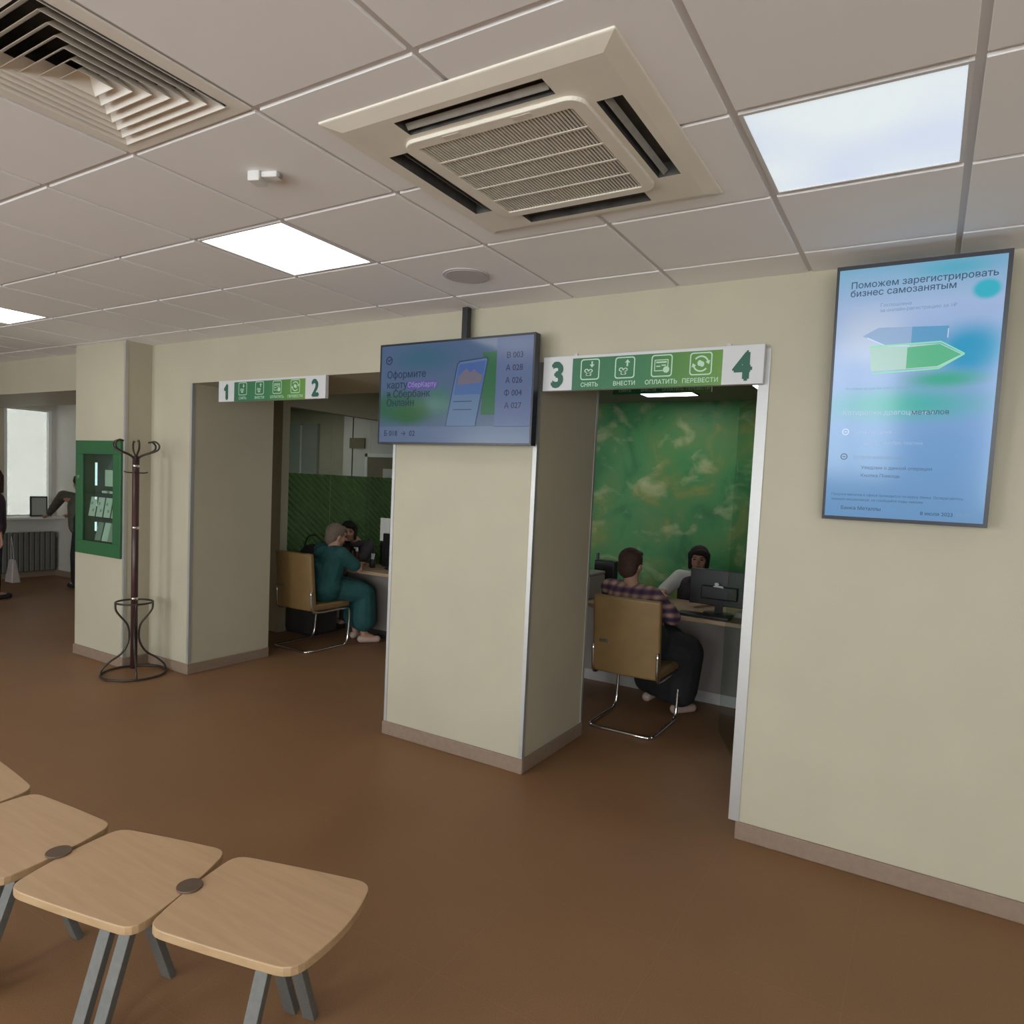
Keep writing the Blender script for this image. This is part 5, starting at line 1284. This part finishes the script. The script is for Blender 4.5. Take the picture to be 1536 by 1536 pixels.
for dx in (-0.05, 0.05): bm_capsule(bm, (dx, -0.02, 0.0 + 0.58), (dx, -0.06, 0.84), 0.142, 0.135)
remeshed('vest', bm, M['vest'], pc, 0.011, 3)
# person standing at the far left edge
x, y = -9.80, 3.84
person('standing person in dark purple top cut off by the left edge of the photo', dict(
    pelvis=(x, y, 0.90), chest=(x, y, 1.20), neck=(x, y, 1.36), head=(x + 0.01, y + 0.02, 1.49),
    sh_l=(x - 0.16, y + 0.06, 1.30), sh_r=(x + 0.13, y - 0.08, 1.30), el_l=(x - 0.22, y + 0.12, 1.04), el_r=(x + 0.19, y - 0.04, 1.02), wr_l=(x - 0.2, y + 0.16, 0.85), wr_r=(x + 0.18, y + 0.02, 0.80), hd_l=(x - 0.2, y + 0.2, 0.7), hd_r=(x + 0.18, y + 0.04, 0.66),
    kn_l=(x - 0.08, y + 0.05, 0.48), kn_r=(x + 0.08, y + 0.0, 0.48), an_l=(x - 0.09, y, 0.085), an_r=(x + 0.09, y, 0.085), toe_l=(x - 0.12, y + 0.13, 0.04), toe_r=(x + 0.08, y + 0.14, 0.04)),
    0, [top('top', M['purplecloth'], 1.6, 0.15, rs=0.066), trousers(M['denim']), shoes(M['blackcloth'])], M['hairbrown'], 'long', math.radians(60))
# person leaning on the sill, mostly behind the column
x, y = -10.04, 4.98
person('person leaning one arm on the window sill, mostly hidden by the column', dict(
    pelvis=(x + 0.12, y - 0.02, 0.86), chest=(x + 0.04, y, 1.14), neck=(x, y, 1.30), head=(x - 0.02, y, 1.44),
    sh_l=(x - 0.26, y - 0.10, 1.27), sh_r=(x - 0.02, y + 0.14, 1.27), el_l=(x - 0.55, y - 0.08, 1.09), el_r=(x - 0.2, y + 0.10, 1.02), wr_l=(x - 0.86, y - 0.02, 0.955), wr_r=(x - 0.44, y + 0.06, 0.99),
    kn_l=(x + 0.05, y - 0.08, 0.47), kn_r=(x + 0.12, y + 0.06, 0.47), an_l=(x + 0.06, y - 0.09, 0.085), an_r=(x + 0.16, y + 0.08, 0.085), toe_l=(x - 0.06, y - 0.10, 0.04), toe_r=(x + 0.03, y + 0.1, 0.04), hd_l=(x - 1.0, y - 0.0, 0.935)),
    0, [top('jacket', M['olive'], 1.7, 0.13, rs=0.055), trousers(M['blackcloth']), shoes(M['blackcloth'])], M['hairdark'], 'short', math.radians(90))
shb = thing('shopping_bag', 'pale grey bag hanging beside the standing person at the left edge', 'bag', (-9.60, 3.98, 0.22))
bm = bmesh.new()
lo = [bm.verts.new(p) for p in ((-0.10, -0.05, 0), (0.10, -0.05, 0), (0.10, 0.05, 0), (-0.10, 0.05, 0))]; hi = [bm.verts.new(p) for p in ((-0.05, -0.02, 0.28), (0.05, -0.02, 0.28), (0.05, 0.02, 0.28), (-0.05, 0.02, 0.28))]
bm.faces.new(lo[::-1]); bm.faces.new(hi)
for k in range(4): bm.faces.new((lo[k], lo[(k + 1) % 4], hi[(k + 1) % 4], hi[k]))
link('sack', bm, M['laminate'], shb, bevel=0.01); tube('handle', spline([(-0.03, 0, 0.27), (-0.045, 0, 0.45), (-0.03, 0.0, 0.56), (0.0, 0, 0.45), (0.03, 0, 0.27)], 5), 0.004, M['beige_dev'], shb, 6)

# black bag parts (behind chair)
bm = bmesh.new(); bm_ellipsoid(bm, (0, 0, 0.17), (0.20, 0.12, 0.17)); link('bag_body', bm, M['blackcloth'], bag, smooth=True)
tube('strap', spline([(-0.15, 0, 0.28), (-0.08, 0, 0.42), (0.08, 0, 0.42), (0.15, 0, 0.28)], 6), 0.008, M['black'], bag, 8)
box('buckle', -0.1, -0.07, -0.125, -0.11, 0.2, 0.25, M['chrome'], bag); box('buckle', 0.05, 0.08, -0.125, -0.11, 0.2, 0.25, M['chrome'], bag)

# ================================================================== NICHE on the far left: window, sill, radiator
wf_ = bmesh.new()
for q in ((4.62, 4.66, 0.9, 2.49), (5.20, 5.24, 0.9, 2.49)): bm_box(wf_, XL - 0.05, XL - 0.005, *q)
bm_box(wf_, XL - 0.05, XL - 0.005, 4.66, 5.20, 0.9, 0.93); bm_box(wf_, XL - 0.05, XL - 0.005, 4.66, 5.20, 2.465, 2.49)
w1 = struct(link('window_1', wf_, M['white']))
box('window_pane', XL - 0.095, XL - 0.09, 4.62, 5.24, 0.9, 2.49, M['glass'], w1)
box('window_blind', XL - 0.065, XL - 0.063, 4.62, 5.24, 0.9, 2.49, M['blind'], w1)  # added sheet that only cuts the brightness of the window
portal('window_light', (XL - 0.16, 4.93, 1.7), (0, -PI / 2, 0), 1.6, 0.62)
sl = sbox('trim_9', XL, XL + 0.30, 4.3, 5.29, 0.885, 0.91, M['sill'])
fb = thing('picture_frame', 'dark square framed panel standing on the window sill', 'frame', (XL + 0.10, 5.02, 0.91))
box('frame', -0.01, 0.01, -0.115, 0.115, 0, 0.30, M['black'], fb, bevel=0.003); box('picture', 0.01, 0.013, -0.095, 0.095, 0.02, 0.28, M['greydoor'], fb)
rd = thing('radiator', 'white ribbed radiator under the far left window', 'radiator', (XL + 0.06, 4.4, 0.10))
for k in range(12): box('section', 0, 0.07, k * 0.07 + 0.004, k * 0.07 + 0.066, 0, 0.58, M['shadedrad'], rd, bevel=0.012)
tube('pipe', [(0.035, -0.02, 0.5), (0.035, 0.86, 0.5)], 0.014, M['shadedrad'], rd); tube('pipe', [(0.035, -0.02, 0.06), (0.035, 0.86, 0.06)], 0.014, M['shadedrad'], rd)
# glass door leaf at window four
gdoor = thing('glass_door', 'frameless glass door leaf standing open at the right jamb of window four', 'door', (-0.90, 4.30, 0), math.radians(115))
box('pane', 0.0, 0.60, -0.005, 0.005, 0.02, 2.30, glass_mat('door_glass', (0.86, 0.90, 0.88), 0.05, 0.03), gdoor)
for z in (0.2, 2.1): box('hinge', -0.01, 0.08, -0.015, 0.015, z, z + 0.06, M['chrome'], gdoor)

def office_chair(x, y, rz, label):
    t = thing('office_chair', label, 'chair', (x, y, 0), rz, 'black office chairs of the clerks')
    box('seat', -0.23, 0.23, -0.22, 0.22, 0.40, 0.45, M['blackcloth'], t, bevel=0.02, seg=3)
    box('backrest', -0.21, 0.21, -0.30, -0.26, 0.55, 0.92, M['blackcloth'], t, bevel=0.018, seg=3)
    box('back_support', -0.03, 0.03, -0.275, -0.255, 0.38, 0.60, M['black'], t)
    tube('column', [(0, 0, 0.08), (0, 0, 0.40)], 0.025, M['chrome'], t)
    for k in range(5):
        a = k * 2 * PI / 5; tube('leg', [(0, 0, 0.09), (0.28 * math.cos(a), 0.28 * math.sin(a), 0.055)], [0.022, 0.014], M['black'], t, 8)
        bm = bmesh.new(); bm_ellipsoid(bm, (0.28 * math.cos(a), 0.28 * math.sin(a), 0.027), (0.027, 0.027, 0.027), None, 10, 6); link('castor', bm, M['black'], t, smooth=True)
office_chair(-1.74, 6.34, PI, 'black office chair of the clerk in white sleeves')
office_chair(-5.62, 6.14, PI, 'black office chair of the clerk in the left office')
